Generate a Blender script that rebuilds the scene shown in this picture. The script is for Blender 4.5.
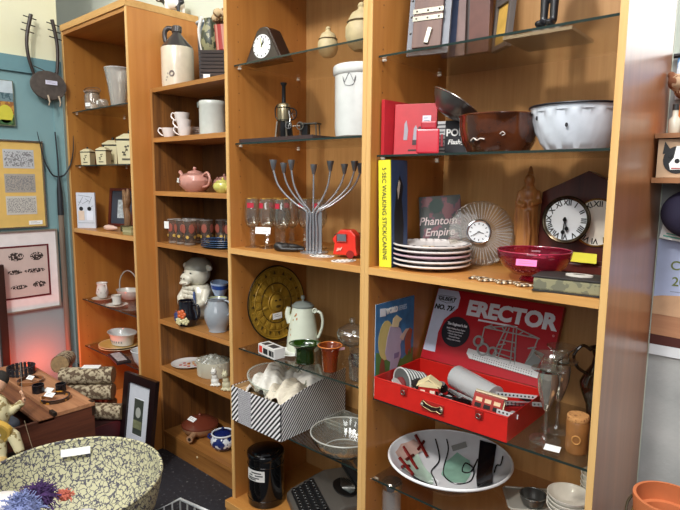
import bpy, bmesh, math, random
from mathutils import Matrix, Vector
random.seed(7)
PI = math.pi
S = bpy.context.scene
for o in list(bpy.data.objects): bpy.data.objects.remove(o)
COL = S.collection

# ---------------------------------------------------------------- camera
cd = bpy.data.cameras.new('camera'); cam = bpy.data.objects.new('camera', cd); COL.objects.link(cam)
FW = Vector((-0.660213, 0.739160, -0.133268)); RT = Vector((0.745054, 0.666954, 0.008186)); UP = Vector((-0.094935, 0.093887, 0.991046))
m = Matrix((RT, UP, -FW)).transposed().to_4x4(); m.translation = Vector((1.097250, -1.344124, 1.440682))
cam.matrix_world = m
cd.sensor_width = 36.0; cd.lens = 29.475; cd.clip_start = 0.02
S.camera = cam
S.view_settings.view_transform = 'Standard'; S.view_settings.look = 'None'
S.view_settings.gamma = 1.0; S.view_settings.use_curve_mapping = False
S.view_settings.exposure = 0.08

# ---------------------------------------------------------------- light
W = bpy.data.worlds.new('room_light'); S.world = W; W.use_nodes = True
W.node_tree.nodes['Background'].inputs[0].default_value = (0.93, 0.96, 1.0, 1)
W.node_tree.nodes['Background'].inputs[1].default_value = 0.22
def area(name, loc, target, sx, sy, power, col=(1, 1, 1)):
    l = bpy.data.lights.new(name, 'AREA'); l.shape = 'RECTANGLE'; l.size = sx; l.size_y = sy
    l.energy = power; l.color = col
    o = bpy.data.objects.new(name, l); COL.objects.link(o); o.location = loc
    d = (Vector(target) - Vector(loc)); o.rotation_euler = d.to_track_quat('-Z', 'Y').to_euler()
    return o
area('ceiling_spot', (0.45, -2.5, 3.55), (-0.3, 0.2, 1.0), 0.28, 0.28, 76, (1, .98, .94))
area('ceiling_panel_front', (0.3, -2.2, 3.7), (0, 0, 0.8), 2.4, 1.2, 54, (1, 1, .99))
area('ceiling_panel_right', (1.3, -0.25, 3.0), (1.0, 0.43, 2.1), 1.2, .4, 34, (.96, .98, 1))
area('ceiling_panel_left', (-2.0, -2.0, 3.6), (-1.6, 0, 0.9), 1.6, .6, 26, (1, .98, .95))
area('far_window_light', (1.3, 2.2, 2.44), (1.25, 0, 2.36), 1.2, .6, 8, (.95, .98, 1))
area('front_fill_light', (1.6, -3.6, 2.5), (0.2, 0.3, 1.5), 2.2, 1.4, 32, (.97, .99, 1))  # unseen fill light added behind the camera to brighten the shelf backs
def point(name, loc, power, col, r=.03):
    l = bpy.data.lights.new(name, 'POINT'); l.energy = power; l.color = col; l.shadow_soft_size = r
    o = bpy.data.objects.new(name, l); COL.objects.link(o); o.location = loc
point('red_lamp', (-2.09, -.2, .40), 4.2, (1, .07, .03), .05)

# ---------------------------------------------------------------- materials
def lin(c): return c / 12.92 if c <= .04045 else ((c + .055) / 1.055) ** 2.4
def H(h, a=1): return tuple(lin(int(h[i:i + 2], 16) / 255) for i in (0, 2, 4)) + (a,)
MC = {}
def nodes(name):
    mt = bpy.data.materials.new(name); mt.use_nodes = True
    nt = mt.node_tree; return mt, nt, nt.nodes['Principled BSDF']
def N(nt, t, **k):
    n = nt.nodes.new(t)
    for a, b in k.items():
        if a in n.inputs.keys(): n.inputs[a].default_value = b
        else: setattr(n, a, b)
    return n
def coords(nt, scale=(1, 1, 1), kind='Object'):
    tc = N(nt, 'ShaderNodeTexCoord'); mp = N(nt, 'ShaderNodeMapping')
    nt.links.new(tc.outputs[kind], mp.inputs['Vector']); mp.inputs['Scale'].default_value = scale
    return mp.outputs['Vector']
def stripes(c1, c2, vec, period, duty=.5, rough=.6):
    key = ('str', c1, c2, tuple(vec), period)
    if key in MC: return MC[key]
    mt, nt, b = nodes('diagonal_stripes')
    tc = N(nt, 'ShaderNodeTexCoord'); d = N(nt, 'ShaderNodeVectorMath', operation='DOT_PRODUCT'); d.inputs[1].default_value = vec
    nt.links.new(tc.outputs['Object'], d.inputs[0])
    m1 = N(nt, 'ShaderNodeMath', operation='DIVIDE'); m1.inputs[1].default_value = period; nt.links.new(d.outputs['Value'], m1.inputs[0])
    m2 = N(nt, 'ShaderNodeMath', operation='FRACT'); nt.links.new(m1.outputs[0], m2.inputs[0])
    nt.links.new(ramp(nt, m2.outputs[0], [(0, H(c1)), (duty, H(c2))], 'CONSTANT'), b.inputs['Base Color'])
    b.inputs['Roughness'].default_value = rough; MC[key] = mt; return mt
def ramp(nt, fac, stops, interp='LINEAR'):
    r = N(nt, 'ShaderNodeValToRGB'); nt.links.new(fac, r.inputs[0]); r.color_ramp.interpolation = interp
    e = r.color_ramp.elements
    while len(e) > 1: e.remove(e[0])
    e[0].position, e[0].color = stops[0]
    for p, c in stops[1:]:
        x = e.new(p); x.color = c
    return r.outputs['Color']
def mat(hexc, rough=.5, metal=0., var=.0, scale=30, coat=0., bump=0.):
    """plain surface with a little procedural variation"""
    key = (hexc, rough, metal, var, scale, coat, bump)
    if key in MC: return MC[key]
    mt, nt, b = nodes('surface_' + hexc)
    c = H(hexc)
    n = N(nt, 'ShaderNodeTexNoise', Scale=scale, Detail=3.); nt.links.new(coords(nt), n.inputs['Vector'])
    v = max(var, .04)
    lo = tuple(x * (1 - v) for x in c[:3]) + (1,); hi = tuple(min(1, x * (1 + v)) for x in c[:3]) + (1,)
    nt.links.new(ramp(nt, n.outputs['Fac'], [(.3, lo), (.7, hi)]), b.inputs['Base Color'])
    b.inputs['Roughness'].default_value = rough; b.inputs['Metallic'].default_value = metal
    b.inputs['Coat Weight'].default_value = coat; b.inputs['Coat Roughness'].default_value = .08
    if bump:
        bp = N(nt, 'ShaderNodeBump', Strength=bump, Distance=.002); nt.links.new(n.outputs['Fac'], bp.inputs['Height'])
        nt.links.new(bp.outputs[0], b.inputs['Normal'])
    MC[key] = mt; return mt
def wood(dark, light, axis='z', rough=.4, freq=1., contrast=1., coat=0.):
    key = ('wood', dark, light, axis, rough, freq, contrast, coat)
    if key in MC: return MC[key]
    mt, nt, b = nodes('wood_' + light)
    s = {'z': (9, 9, .55), 'x': (.55, 9, 9), 'y': (9, .55, 9)}[axis]
    vec = coords(nt, tuple(q * freq for q in s))
    n1 = N(nt, 'ShaderNodeTexNoise', Scale=1.1, Detail=5., Distortion=1.2); nt.links.new(vec, n1.inputs['Vector'])
    w = N(nt, 'ShaderNodeTexNoise', Scale=9., Detail=4.); nt.links.new(vec, w.inputs['Vector'])
    mx = N(nt, 'ShaderNodeMath', operation='MULTIPLY_ADD'); mx.inputs[1].default_value = .45
    nt.links.new(w.outputs['Fac'], mx.inputs[0]); nt.links.new(n1.outputs['Fac'], mx.inputs[2])
    d = H(dark); l = H(light); 
    nt.links.new(ramp(nt, mx.outputs[0], [(.5 - .0 / contrast, d), (.92, l)]), b.inputs['Base Color'])
    b.inputs['Roughness'].default_value = rough; b.inputs['Coat Weight'].default_value = coat
    b.inputs['Coat Roughness'].default_value = .36
    MC[key] = mt; return mt
def glass(tint='FFFFFF', refl=1., body=0.04, rough=.02, bodycol='FFFFFF'):
    """thin clear glass: tinted see-through plus Fresnel reflection and a trace of diffuse body"""
    key = ('glass', tint, refl, body, rough, bodycol)
    if key in MC: return MC[key]
    mt = bpy.data.materials.new('glass_' + tint); mt.use_nodes = True; nt = mt.node_tree; nt.nodes.clear()
    out = N(nt, 'ShaderNodeOutputMaterial'); tr = N(nt, 'ShaderNodeBsdfTransparent'); tr.inputs[0].default_value = H(tint)
    gl = N(nt, 'ShaderNodeBsdfGlossy'); gl.inputs['Roughness'].default_value = rough
    df = N(nt, 'ShaderNodeBsdfDiffuse'); df.inputs[0].default_value = H(bodycol)
    lw = N(nt, 'ShaderNodeLayerWeight'); lw.inputs['Blend'].default_value = .5
    pw = N(nt, 'ShaderNodeMath', operation='POWER'); pw.inputs[1].default_value = 4.5; nt.links.new(lw.outputs['Facing'], pw.inputs[0])
    fr = N(nt, 'ShaderNodeMath', operation='MULTIPLY_ADD'); fr.inputs[1].default_value = .9; fr.inputs[2].default_value = .045; nt.links.new(pw.outputs[0], fr.inputs[0])
    mu = N(nt, 'ShaderNodeMath', operation='MULTIPLY'); mu.inputs[1].default_value = refl
    m1 = N(nt, 'ShaderNodeMixShader'); m1.inputs[0].default_value = body
    m2 = N(nt, 'ShaderNodeMixShader')
    L = nt.links.new
    L(tr.outputs[0], m1.inputs[1]); L(df.outputs[0], m1.inputs[2]); L(fr.outputs[0], mu.inputs[0]); L(mu.outputs[0], m2.inputs[0])
    L(m1.outputs[0], m2.inputs[1]); L(gl.outputs[0], m2.inputs[2]); L(m2.outputs[0], out.inputs[0])
    MC[key] = mt; return mt
def voron(cells, line, scale, width=.08, rough=.4, stretch=(1, 1, 1), noise=None):
    """patches separated by irregular dark lines"""
    key = ('vor', cells, line, scale, width, rough)
    if key in MC: return MC[key]
    mt, nt, b = nodes('mosaic_' + cells)
    vec = coords(nt, stretch)
    v = N(nt, 'ShaderNodeTexVoronoi', Scale=scale, feature='DISTANCE_TO_EDGE')
    nz = N(nt, 'ShaderNodeTexNoise', Scale=scale * .9, Detail=2.); nt.links.new(vec, nz.inputs['Vector'])
    ad = N(nt, 'ShaderNodeVectorMath', operation='MULTIPLY_ADD'); ad.inputs[1].default_value = (.038, .038, .038)
    nt.links.new(nz.outputs['Color'], ad.inputs[0]); nt.links.new(vec, ad.inputs[2])
    nt.links.new(ad.outputs[0], v.inputs['Vector'])
    nt.links.new(ramp(nt, v.outputs['Distance'], [(width * .5, H(line)), (width, H(cells))]), b.inputs['Base Color'])
    b.inputs['Roughness'].default_value = rough; MC[key] = mt; return mt
def spots(base, spot, scale, thr=.55, rough=.35, coat=0., third=None):
    key = ('spots', base, spot, scale, thr, rough, third)
    if key in MC: return MC[key]
    mt, nt, b = nodes('speckled_' + base)
    n = N(nt, 'ShaderNodeTexNoise', Scale=scale, Detail=2.5); nt.links.new(coords(nt), n.inputs['Vector'])
    st = [(thr - .02, H(base)), (thr, H(spot))]
    if third: st = [(1 - thr - .02, H(third)), (1 - thr, H(base))] + st
    nt.links.new(ramp(nt, n.outputs['Fac'], st), b.inputs['Base Color'])
    b.inputs['Roughness'].default_value = rough; b.inputs['Coat Weight'].default_value = coat; MC[key] = mt; return mt
def bands(base, dark, scale, axis='Z', rough=.5, duty=.5, rot=0., metal=0.):
    key = ('bands', base, dark, scale, axis, rough, duty, rot)
    if key in MC: return MC[key]
    mt, nt, b = nodes('striped_' + base)
    tc = N(nt, 'ShaderNodeTexCoord'); mp = N(nt, 'ShaderNodeMapping'); mp.inputs['Rotation'].default_value = (0, rot, 0) if not isinstance(rot, tuple) else rot
    nt.links.new(tc.outputs['Object'], mp.inputs['Vector'])
    w = N(nt, 'ShaderNodeTexWave', Scale=scale, bands_direction=axis); nt.links.new(mp.outputs[0], w.inputs['Vector'])
    nt.links.new(ramp(nt, w.outputs['Fac'], [(duty - .04, H(dark)), (duty + .04, H(base))]), b.inputs['Base Color'])
    b.inputs['Roughness'].default_value = rough; b.inputs['Metallic'].default_value = metal; MC[key] = mt; return mt

# ---------------------------------------------------------------- geometry: every shape is a (verts, faces) pair
def box(x0, x1, y0, y1, z0, z1):
    v = [(x, y, z) for z in (z0, z1) for y in (y0, y1) for x in (x0, x1)]
    return v, [(0, 2, 3, 1), (4, 5, 7, 6), (0, 1, 5, 4), (1, 3, 7, 5), (3, 2, 6, 7), (2, 0, 4, 6)]
def cbox(cx, cy, z, w, d, h): return box(cx - w / 2, cx + w / 2, cy - d / 2, cy + d / 2, z, z + h)
def join(*gs):
    V, F = [], []
    for v, f in gs:
        k = len(V); V += list(v); F += [tuple(i + k for i in q) for q in f]
    return V, F
def tr(g, loc=(0, 0, 0), rot=(0, 0, 0), sc=(1, 1, 1)):
    from mathutils import Euler
    if not hasattr(sc, '__len__'): sc = (sc, sc, sc)
    M = Matrix.Translation(loc) @ Euler(rot, 'XYZ').to_matrix().to_4x4() @ Matrix.Diagonal((*sc, 1))
    return [tuple(M @ Vector(p)) for p in g[0]], g[1]
def lathe(prof, n=32, mod=None, sx=1, sy=1):
    V, F, rings = [], [], []
    for r, z in prof:
        if r < 1e-6: rings.append([len(V)]); V.append((0, 0, z))
        else:
            k = len(V)
            for i in range(n):
                a = 2 * PI * i / n; q = r * (mod(a, z) if mod else 1)
                V.append((q * math.cos(a) * sx, q * math.sin(a) * sy, z))
            rings.append(list(range(k, k + n)))
    for a, b in zip(rings, rings[1:]):
        for i in range(n):
            j = (i + 1) % n
            if len(a) == 1 and len(b) == 1: continue
            if len(a) == 1: F.append((a[0], b[j], b[i]))
            elif len(b) == 1: F.append((a[i], a[j], b[0]))
            else: F.append((a[i], a[j], b[j], b[i]))
    return V, F
def vessel(outer, t=.003, n=32, mod=None, sx=1, sy=1):
    """open pot from an outer profile (bottom to rim) with a wall of thickness t"""
    o = [(0, outer[0][1])] + list(outer)
    inner = [(max(r - t, .001), max(z, outer[0][1] + t)) for r, z in reversed(outer)]
    return lathe(o + inner + [(0, outer[0][1] + t)], n, mod, sx, sy)
def cyl(r, z0, z1, n=24, r2=None): return lathe([(0, z0), (r, z0), (r if r2 is None else r2, z1), (0, z1)], n)
def ring(R, r, z=0, n=32, m=8, sx=1):
    V, F = [], []
    for i in range(n):
        a = 2 * PI * i / n
        for j in range(m):
            b = 2 * PI * j / m; q = R + r * math.cos(b); V.append((q * math.cos(a) * sx, q * math.sin(a), z + r * math.sin(b)))
    for i in range(n):
        for j in range(m):
            F.append((i * m + j, ((i + 1) % n) * m + j, ((i + 1) % n) * m + (j + 1) % m, i * m + (j + 1) % m))
    return V, F
def ball(r, c=(0, 0, 0), sc=(1, 1, 1), n=16):
    pr = [(r * math.sin(PI * i / n), -r * math.cos(PI * i / n)) for i in range(n + 1)]
    pr[0] = (0, -r); pr[-1] = (0, r)
    return tr(lathe(pr, 20), c, (0, 0, 0), sc)
def tube(path, r, n=8, closed=False, smooth=0):
    P = [Vector(p) for p in path]
    if smooth:
        Q = []
        for i in range(len(P) - 1):
            p0, p1, p2, p3 = P[max(i - 1, 0)], P[i], P[i + 1], P[min(i + 2, len(P) - 1)]
            for k in range(smooth):
                t = k / smooth
                Q.append(.5 * ((2 * p1) + (p2 - p0) * t + (2 * p0 - 5 * p1 + 4 * p2 - p3) * t * t + (3 * p1 - p0 - 3 * p2 + p3) * t ** 3))
        if isinstance(r, (list, tuple)):
            r = [r[min(int(i / smooth), len(r) - 1)] * (1 - (i % smooth) / smooth) + r[min(int(i / smooth) + 1, len(r) - 1)] * ((i % smooth) / smooth) for i in range(len(Q) + 1)]
        Q.append(P[-1]); P = Q
    V, F = [], []; m_ = len(P); up = Vector((0, 0, 1)); prev = None
    for i, p in enumerate(P):
        t = (P[(i + 1) % m_] - P[i - 1]) if closed else (P[min(i + 1, m_ - 1)] - P[max(i - 1, 0)])
        t.normalize()
        if prev is None:
            a = t.cross(up)
            if a.length < .05: a = t.cross(Vector((1, 0, 0)))
        else: a = prev - t * prev.dot(t)
        a.normalize(); prev = a; b = t.cross(a)
        rr = r[i] if isinstance(r, (list, tuple)) else r
        for k in range(n):
            w = 2 * PI * k / n; V.append(tuple(p + a * (rr * math.cos(w)) + b * (rr * math.sin(w))))
    for i in range(m_ if closed else m_ - 1):
        j = (i + 1) % m_
        for k in range(n): F.append((i * n + k, i * n + (k + 1) % n, j * n + (k + 1) % n, j * n + k))
    if not closed: F.append(tuple(range(n - 1, -1, -1))); F.append(tuple((m_ - 1) * n + k for k in range(n)))
    return V, F
def prism(poly, h, z=0):
    n = len(poly); V = [(x, y, z) for x, y in poly] + [(x, y, z + h) for x, y in poly]
    return V, [tuple(range(n - 1, -1, -1)), tuple(range(n, 2 * n))] + [(i, (i + 1) % n, n + (i + 1) % n, n + i) for i in range(n)]
def front(poly, t, y=0):
    """polygon drawn in x-z, thickness t going back (+y) from y"""
    return tr(prism(poly, t), (0, y + t, 0), (PI / 2, 0, 0))
def disc_front(cx, cz, r, t, y, n=28, sx=1, sz=1):
    return front([(cx + r * sx * math.cos(2 * PI * i / n), cz + r * sz * math.sin(2 * PI * i / n)) for i in range(n)], t, y)
def link(name, g, mt, parent=None, loc=(0, 0, 0), rot=(0, 0, 0), sm=False, bev=0, remesh=0, seg=2, sub=0, label=None):
    me = bpy.data.meshes.new(name)
    bm = bmesh.new(); vs = [bm.verts.new(p) for p in g[0]]
    for f in g[1]:
        try: bm.faces.new([vs[i] for i in f])
        except ValueError: pass
    bmesh.ops.recalc_face_normals(bm, faces=bm.faces)
    if bev: bmesh.ops.bevel(bm, geom=list(bm.edges), offset=bev, segments=seg, affect='EDGES', profile=.6)
    bm.to_mesh(me); bm.free()
    if sm:
        for p in me.polygons: p.use_smooth = True
        if sm != 2:
            try: me.set_sharp_from_angle(angle=math.radians(38))
            except Exception: pass
    me.materials.append(mt)
    o = bpy.data.objects.new(name, me); COL.objects.link(o)
    o.location = loc; o.rotation_euler = rot
    if parent: o.parent = parent
    if label: o['label'] = label
    if remesh:
        r = o.modifiers.new('blend', 'REMESH'); r.mode = 'VOXEL'; r.voxel_size = remesh; r.use_smooth_shade = True
        s = o.modifiers.new('soften', 'SMOOTH'); s.iterations = 4; s.factor = .5
    if sub:
        s = o.modifiers.new('sub', 'SUBSURF'); s.levels = s.render_levels = sub
    return o
def tag(o, label, cat, group=None, kind=None):
    if label: o['label'] = label
    if cat: o['category'] = cat
    if group: o['group'] = group
    if kind: o['kind'] = kind
    return o
def thing(name, label, cat, loc=(0, 0, 0), rz=0, group=None):
    o = bpy.data.objects.new(name, None); o.empty_display_size = .05; COL.objects.link(o)
    o.location = loc; o.rotation_euler = rz if hasattr(rz, '__len__') else (0, 0, math.radians(rz))
    return tag(o, label, cat, group)
def single(name, g, mt, label, cat, loc=(0, 0, 0), rz=0, group=None, **k):
    o = link(name, g, mt, None, loc, rz if hasattr(rz, '__len__') else (0, 0, math.radians(rz)), **k)
    return tag(o, label, cat, group)
def struct(name, g, mt, **k):
    o = link(name, g, mt, **k); o['kind'] = 'structure'; return o
def copy_tree(o, parent=None, **kw):
    c = o.copy(); COL.objects.link(c)
    if parent: c.parent = parent
    for ch in list(o.children): copy_tree(ch, c)
    return c
def again(src, label, loc, rz=None, sc=None):
    c = copy_tree(src); c.location = loc; c['label'] = label
    if rz is not None: c.rotation_euler = (0, 0, math.radians(rz))
    if sc: c.scale = (sc, sc, sc)
    return c
def text(name, s, size, mt, parent, loc, rot=(PI / 2, 0, 0), ext=.0006, align='CENTER', shear=0, sx=1, bold=0, label=None):
    cu = bpy.data.curves.new(name, 'FONT'); cu.body = s; cu.size = size; cu.extrude = ext; cu.align_x = align; cu.align_y = 'CENTER'
    cu.shear = shear; cu.offset = bold; cu.resolution_u = 3
    tmp = bpy.data.objects.new(name, cu); COL.objects.link(tmp); bpy.context.view_layer.update()
    me = bpy.data.meshes.new_from_object(tmp); bpy.data.objects.remove(tmp)
    me.materials.clear(); me.materials.append(mt)
    o = bpy.data.objects.new(name, me); COL.objects.link(o); o.parent = parent; o.location = loc; o.rotation_euler = rot; o.scale = (sx, 1, 1)
    if label: o['label'] = label
    return o
WHITE = mat('F4F4F0', .5); PAPER = mat('ECEAE4', .8); BLACK = mat('0E0E10', .35); INK = mat('1A1A1C', .7)
def sticker(parent, loc, rot=(0, 0, 0), w=.03, h=.014, col='F2F2EE', name='price_sticker'):
    """flat label facing -y, with faint pen lines"""
    s = link(name, box(-w / 2, w / 2, -.0008, 0, -h / 2, h / 2), mat(col, .8), parent, loc, rot)
    ln = [box(-w * .36, w * (.1 + .22 * (i % 2)), -.0012, -.0008, h * (.18 - .3 * i), h * (.24 - .3 * i)) for i in range(2)]
    link('pen_line', join(*ln), mat('7A7C84', .8), s)
    return s

# ================================================================ the room
flr = mat('17161A', .9)
mt, nt, b = nodes('black_speckled_floor'); MF = mt
n1 = N(nt, 'ShaderNodeTexNoise', Scale=60., Detail=4.); nt.links.new(coords(nt), n1.inputs['Vector'])
nt.links.new(ramp(nt, n1.outputs['Fac'], [(0, H('15141A')), (.6, H('26252B')), (.66, H('3A393F')), (.72, H('7A7876'))]), b.inputs['Base Color'])
b.inputs['Roughness'].default_value = .7
struct('floor', box(-4, 4, -4, 2.66, -.05, 0), MF)
def plaster(hexc, hex2, sc=3.):
    mt, nt, b = nodes('plaster_' + hexc)
    n = N(nt, 'ShaderNodeTexNoise', Scale=sc, Detail=6.); nt.links.new(coords(nt), n.inputs['Vector'])
    nt.links.new(ramp(nt, n.outputs['Fac'], [(.3, H(hexc)), (.7, H(hex2))]), b.inputs['Base Color']); b.inputs['Roughness'].default_value = .85
    n2 = N(nt, 'ShaderNodeTexNoise', Scale=90., Detail=3.); nt.links.new(coords(nt), n2.inputs['Vector'])
    bp = N(nt, 'ShaderNodeBump', Strength=.25, Distance=.003); nt.links.new(n2.outputs['Fac'], bp.inputs['Height']); nt.links.new(bp.outputs[0], b.inputs['Normal'])
    return mt
struct('wall_back', box(-4, .7215, .435, .5, 0, 4), plaster('D3D8C6', 'DDE1D0'))
struct('wall_right', box(.722, 3.2, .435, .5, 0, 1.79), plaster('9EA09E', 'B4B5B2', 9.))
struct('wall_left', box(-2.32, -2.245, -4, .02, 0, 2.083), plaster('75979B', '7EA0A3'))
struct('wall_left_upper', box(-2.335, -2.255, -4, .02, 2.083, 4), plaster('DBD7B4', 'E4E0C2'))
struct('wall_far', box(-3, 4, 2.6, 2.66, 0, 4), plaster('C9CCC0', 'D3D6CA'))
struct('trim_1', box(-2.245, -2.228, -4, .02, 2.0, 2.083), mat('658C93', .5))
struct('trim_2', box(-2.2445, -2.238, -.03, .02, 0, 2.0), mat('7EA2A6', .5))

# ================================================================ bookcases
EDGE = wood('C99858', 'DDB273', 'z', .4, 1.2)
EDGEX = wood('C38C4C', 'D9A765', 'x', .4, 1.2)
SIDE = wood('A0642C', 'B67A3C', 'z', .36, .8)
BACK = wood('B0804A', 'C4965E', 'z', .5, 1.4)
BOARD = wood('A56B32', 'BC8342', 'x', .4, .8)
OUTER = wood('9A5E36', 'B47448', 'z', .3, .9, coat=.8)
LSIDE = wood('AE6A2E', 'C58442', 'z', .4, .45)
OAK = wood('54331A', '94602E', 'z', .5, 1.4)
OAKX = wood('8A5828', 'AE783C', 'x', .5, 1.6)
SHG = glass('EEEBE6', 1.0, .015, .03, 'A8B0A8')
SHE = mat('23302C', .15)
def bookcase(label, x0, x1, yf, yb, ztop, t, shelves, glasses, base=.085, side=SIDE, board=BOARD, back=BACK, edge=EDGE, edgex=EDGEX,
             outer=None, bth=.022, topth=.03, setback=.0325, protrude=.03, feet=True):
    r = thing('bookcase', label, 'bookcase', (x0, yf, 0))
    w = x1 - x0; d = yb - yf
    for k, (a, b_) in enumerate(((0, t), (w - t, w))):
        p = link('side_panel', box(a, b_, .004, d, base * 0, ztop), (outer or side) if k else side, r)
        link('edge_band', box(a, b_, 0, .0038, 0, ztop), edge, p)
        holes = []
        xx = t if k == 0 else w - t
        for yy in (.055, d - .06):
            z = .3
            while z < ztop - .1:
                holes.append(tr(cyl(.0024, 0, .0006, 8), (xx - (.0004 if k else 0), yy, z), (0, PI / 2, 0))); z += .064
        link('peg_hole', join(*holes), mat('6A4526', .6), p)['kind'] = 'stuff'
    link('back_panel', box(t + .0005, w - t - .0005, d - .006, d - .0005, base, ztop - topth), back, r)
    link('top_board', box(t + .0005, w - t - .0005, .004, d - .0065, ztop - topth, ztop), board, r) if not outer == 'cap_shape' else None
    bb = link('bottom_board', box(t + .0005, w - t - .0005, .0, d - .007, base, base + .02), board, r)
    if protrude:
        link('plinth', box(-.006 if feet else 0, w + (.006 if feet else 0), -protrude, -.001, 0, base + .02), board, r)
        link('plinth_edge', box(-.006, w + .006, -protrude - .004, -protrude - .0005, base - .012, base + .02), edgex, r)
    else: link('kick_board', box(t + .001, w - t - .001, .006, .02, 0, base - .001), board, r)
    for z in shelves:
        s = link('shelf', box(t + .0005, w - t - .0005, .003, d - .007, z - bth, z), board, r)
        link('edge_band', box(t + .0005, w - t - .0005, -.0005, .0028, z - bth, z), edgex, s)
    for z in glasses:
        s = link('glass_shelf', box(t + .002, w - t - .002, setback, d - .012, z - .006, z), SHG, r)
        link('glass_edge', box(t + .002, w - t - .002, setback - .0012, setback - .0002, z - .0062, z), SHE, s)
        for pg in [tr(cyl(.004, 0, .012, 8), (xx, yy, z - .0105), (0, q, 0)) for xx, q in ((t, PI / 2), (w - t, -PI / 2)) for yy in (.055, d - .06)]:
            link('shelf_peg', pg, mat('E8E4DA', .3), s)
    return r
bookcase('tall veneer bookcase holding the triangular clock and the branched candle holder', -.703, -.0004, 0, .429, 2.32, .0164, [1.1708], [1.8745, 1.5804, .7555, .462])
bookcase('tall cherry veneer bookcase at right end of the row, holding the red metal toy case', .0004, .72, 0, .429, 2.32, .0164, [1.1708], [1.8137, 1.5187, .7361, .456], outer=OUTER)
lb = bookcase('tall orange bookcase against the teal wall, holding the cream canister set', -2.237, -1.50, .032, .433, 2.25, .0164, [1.1516], [1.8136, 1.513, .7275, .4396], outer=LSIDE, side=wood('96602A', 'AE7836', 'z', .4, .45), protrude=0, topth=.02, back=wood('9A6430', 'B27A40', 'z', .5, 1.2))
tp = link('cap_board', box(-.002, .739, -.004, .4, 2.2505, 2.283), wood('BE8F4F', 'D3A566', 'x', .5, 1.), lb)
md = bookcase('low oak bookcase between two taller ones, stoneware jug standing on its top', -1.499, -.7035, .139, .432, 1.8815, .0175, [1.6409, 1.3786, 1.1188, .7167, .4656], [], base=.0866, side=OAK, board=OAKX, back=wood('5A3A1E', '7A5228', 'z', .6, 1.6), edge=wood('A06C38', 'BC864A', 'z', .5, 1.5), edgex=wood('A87038', 'C88C4C', 'x', .5, 1.5), outer=OAK, protrude=0, topth=.02)
link('screw_head', tr(cyl(.005, 0, .003, 10), (.32, .006, .06), (PI / 2, 0, 0)), mat('E8D8B0', .3), md)

# ================================================================ right bookcase, top glass shelf
zB1 = 1.8142
# folding tin-edged case (a mould carrier) leaning, only its lower half is in the frame
t = thing('hinged_case', 'pinkish board case with pale riveted bands, metal edges and a clip, leaning at shelf left', 'case', (0.1287, .11, zB1), 18)
t.rotation_euler = (math.radians(-9), 0, math.radians(14))
link('backboard', box(-.06, .07, .008, .018, 0, .34), mat('6A6C72', .5, .2), t)
for k in range(7): link('edge_rivet', tr(ball(.0035, n=6), (-.052, .006, .02 + k * .05)), mat('9A9A98', .4, .5), t)
link('front_board', box(-.04, .05, -.006, .006, .018, .34), wood('4E3028', '6E4E40', 'z', .5, 1.), t, bev=.002)
for z in (.098, .120): 
    p = link('metal_band', box(-.042, .052, -.0085, -.0055, z, z + .014), mat('8A8576', .4, .5), t)
    for x in (-.03, .005, .04): link('rivet', tr(ball(.0028, n=6), (x, -.009, z + .007)), mat('5A5A58', .4, .7), p)
p = link('clip', tr(box(-.007, .007, -.014, -.008, .028, .075), (0, 0, 0), (0, .22, 0)), mat('A9A596', .35, .5), t, bev=.002)
link('clip_pin', tr(cyl(.004, -.02, -.008, 10), (.008, 0, .03), (PI / 2, 0, 0)), mat('4A4844', .4, .6), p)
link('dark_mark', box(-.012, .018, -.0072, -.0062, .165, .185), mat('2C2C34', .6), t)
t = thing('folded_album', 'tall blue and dusty pink album standing behind the hinged board case', 'album', (0.1838, .2, zB1), 10)
t.rotation_euler = (math.radians(-6), 0, math.radians(8))
link('blue_spine', box(-.045, .0, -.008, .008, 0, .34), mat('3E4A66', .7, var=.15), t, label='blue cloth spine')
link('cover', box(.0, .045, -.0078, .0078, 0, .34), mat('86706C', .7, var=.12), t, label='dusty pink cover')
link('page_block', box(-.04, .047, .009, .016, .004, .335), mat('C9C2B2', .8), t)
t = thing('leather_folder', 'dark brown folder standing upright between pink album and picture frame', 'folder', (0.2650, .2, zB1), 4)
link('cover', box(-.035, .03, -.012, .012, 0, .33), mat('5F3B32', .5, var=.15), t, bev=.002)
link('spine', tr(cyl(.013, 0, .33, 12), (-.036, 0, 0)), mat('2A1D1A', .5), t, sm=True)
t = thing('framed_picture', 'small grey frame with yellowish picture, seen from its side on top shelf', 'picture frame', (0.3281, .2, zB1), 0)
t.rotation_euler = (math.radians(-5), 0, math.radians(-38))
fm = mat('5B5450', .45)
for g in (box(-.05, -.036, -.009, .009, 0, .2), box(.036, .05, -.009, .009, 0, .2), box(-.0355, .0355, -.009, .009, 0, .014), box(-.0355, .0355, -.009, .009, .125, .14)): link('frame_bar', g, fm, t, bev=.0015)
link('picture', box(-.0355, .0355, -.002, .004, .0145, .1245), mat('C9A04C', .5, var=.2, scale=20), t)
link('ornament', tr(lathe([(0, -.012), (.016, -.01), (.018, 0), (.01, .01), (0, .012)], 16), (-.01, 0, .17)), mat('23304A', .4), t, sm=True)
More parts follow.
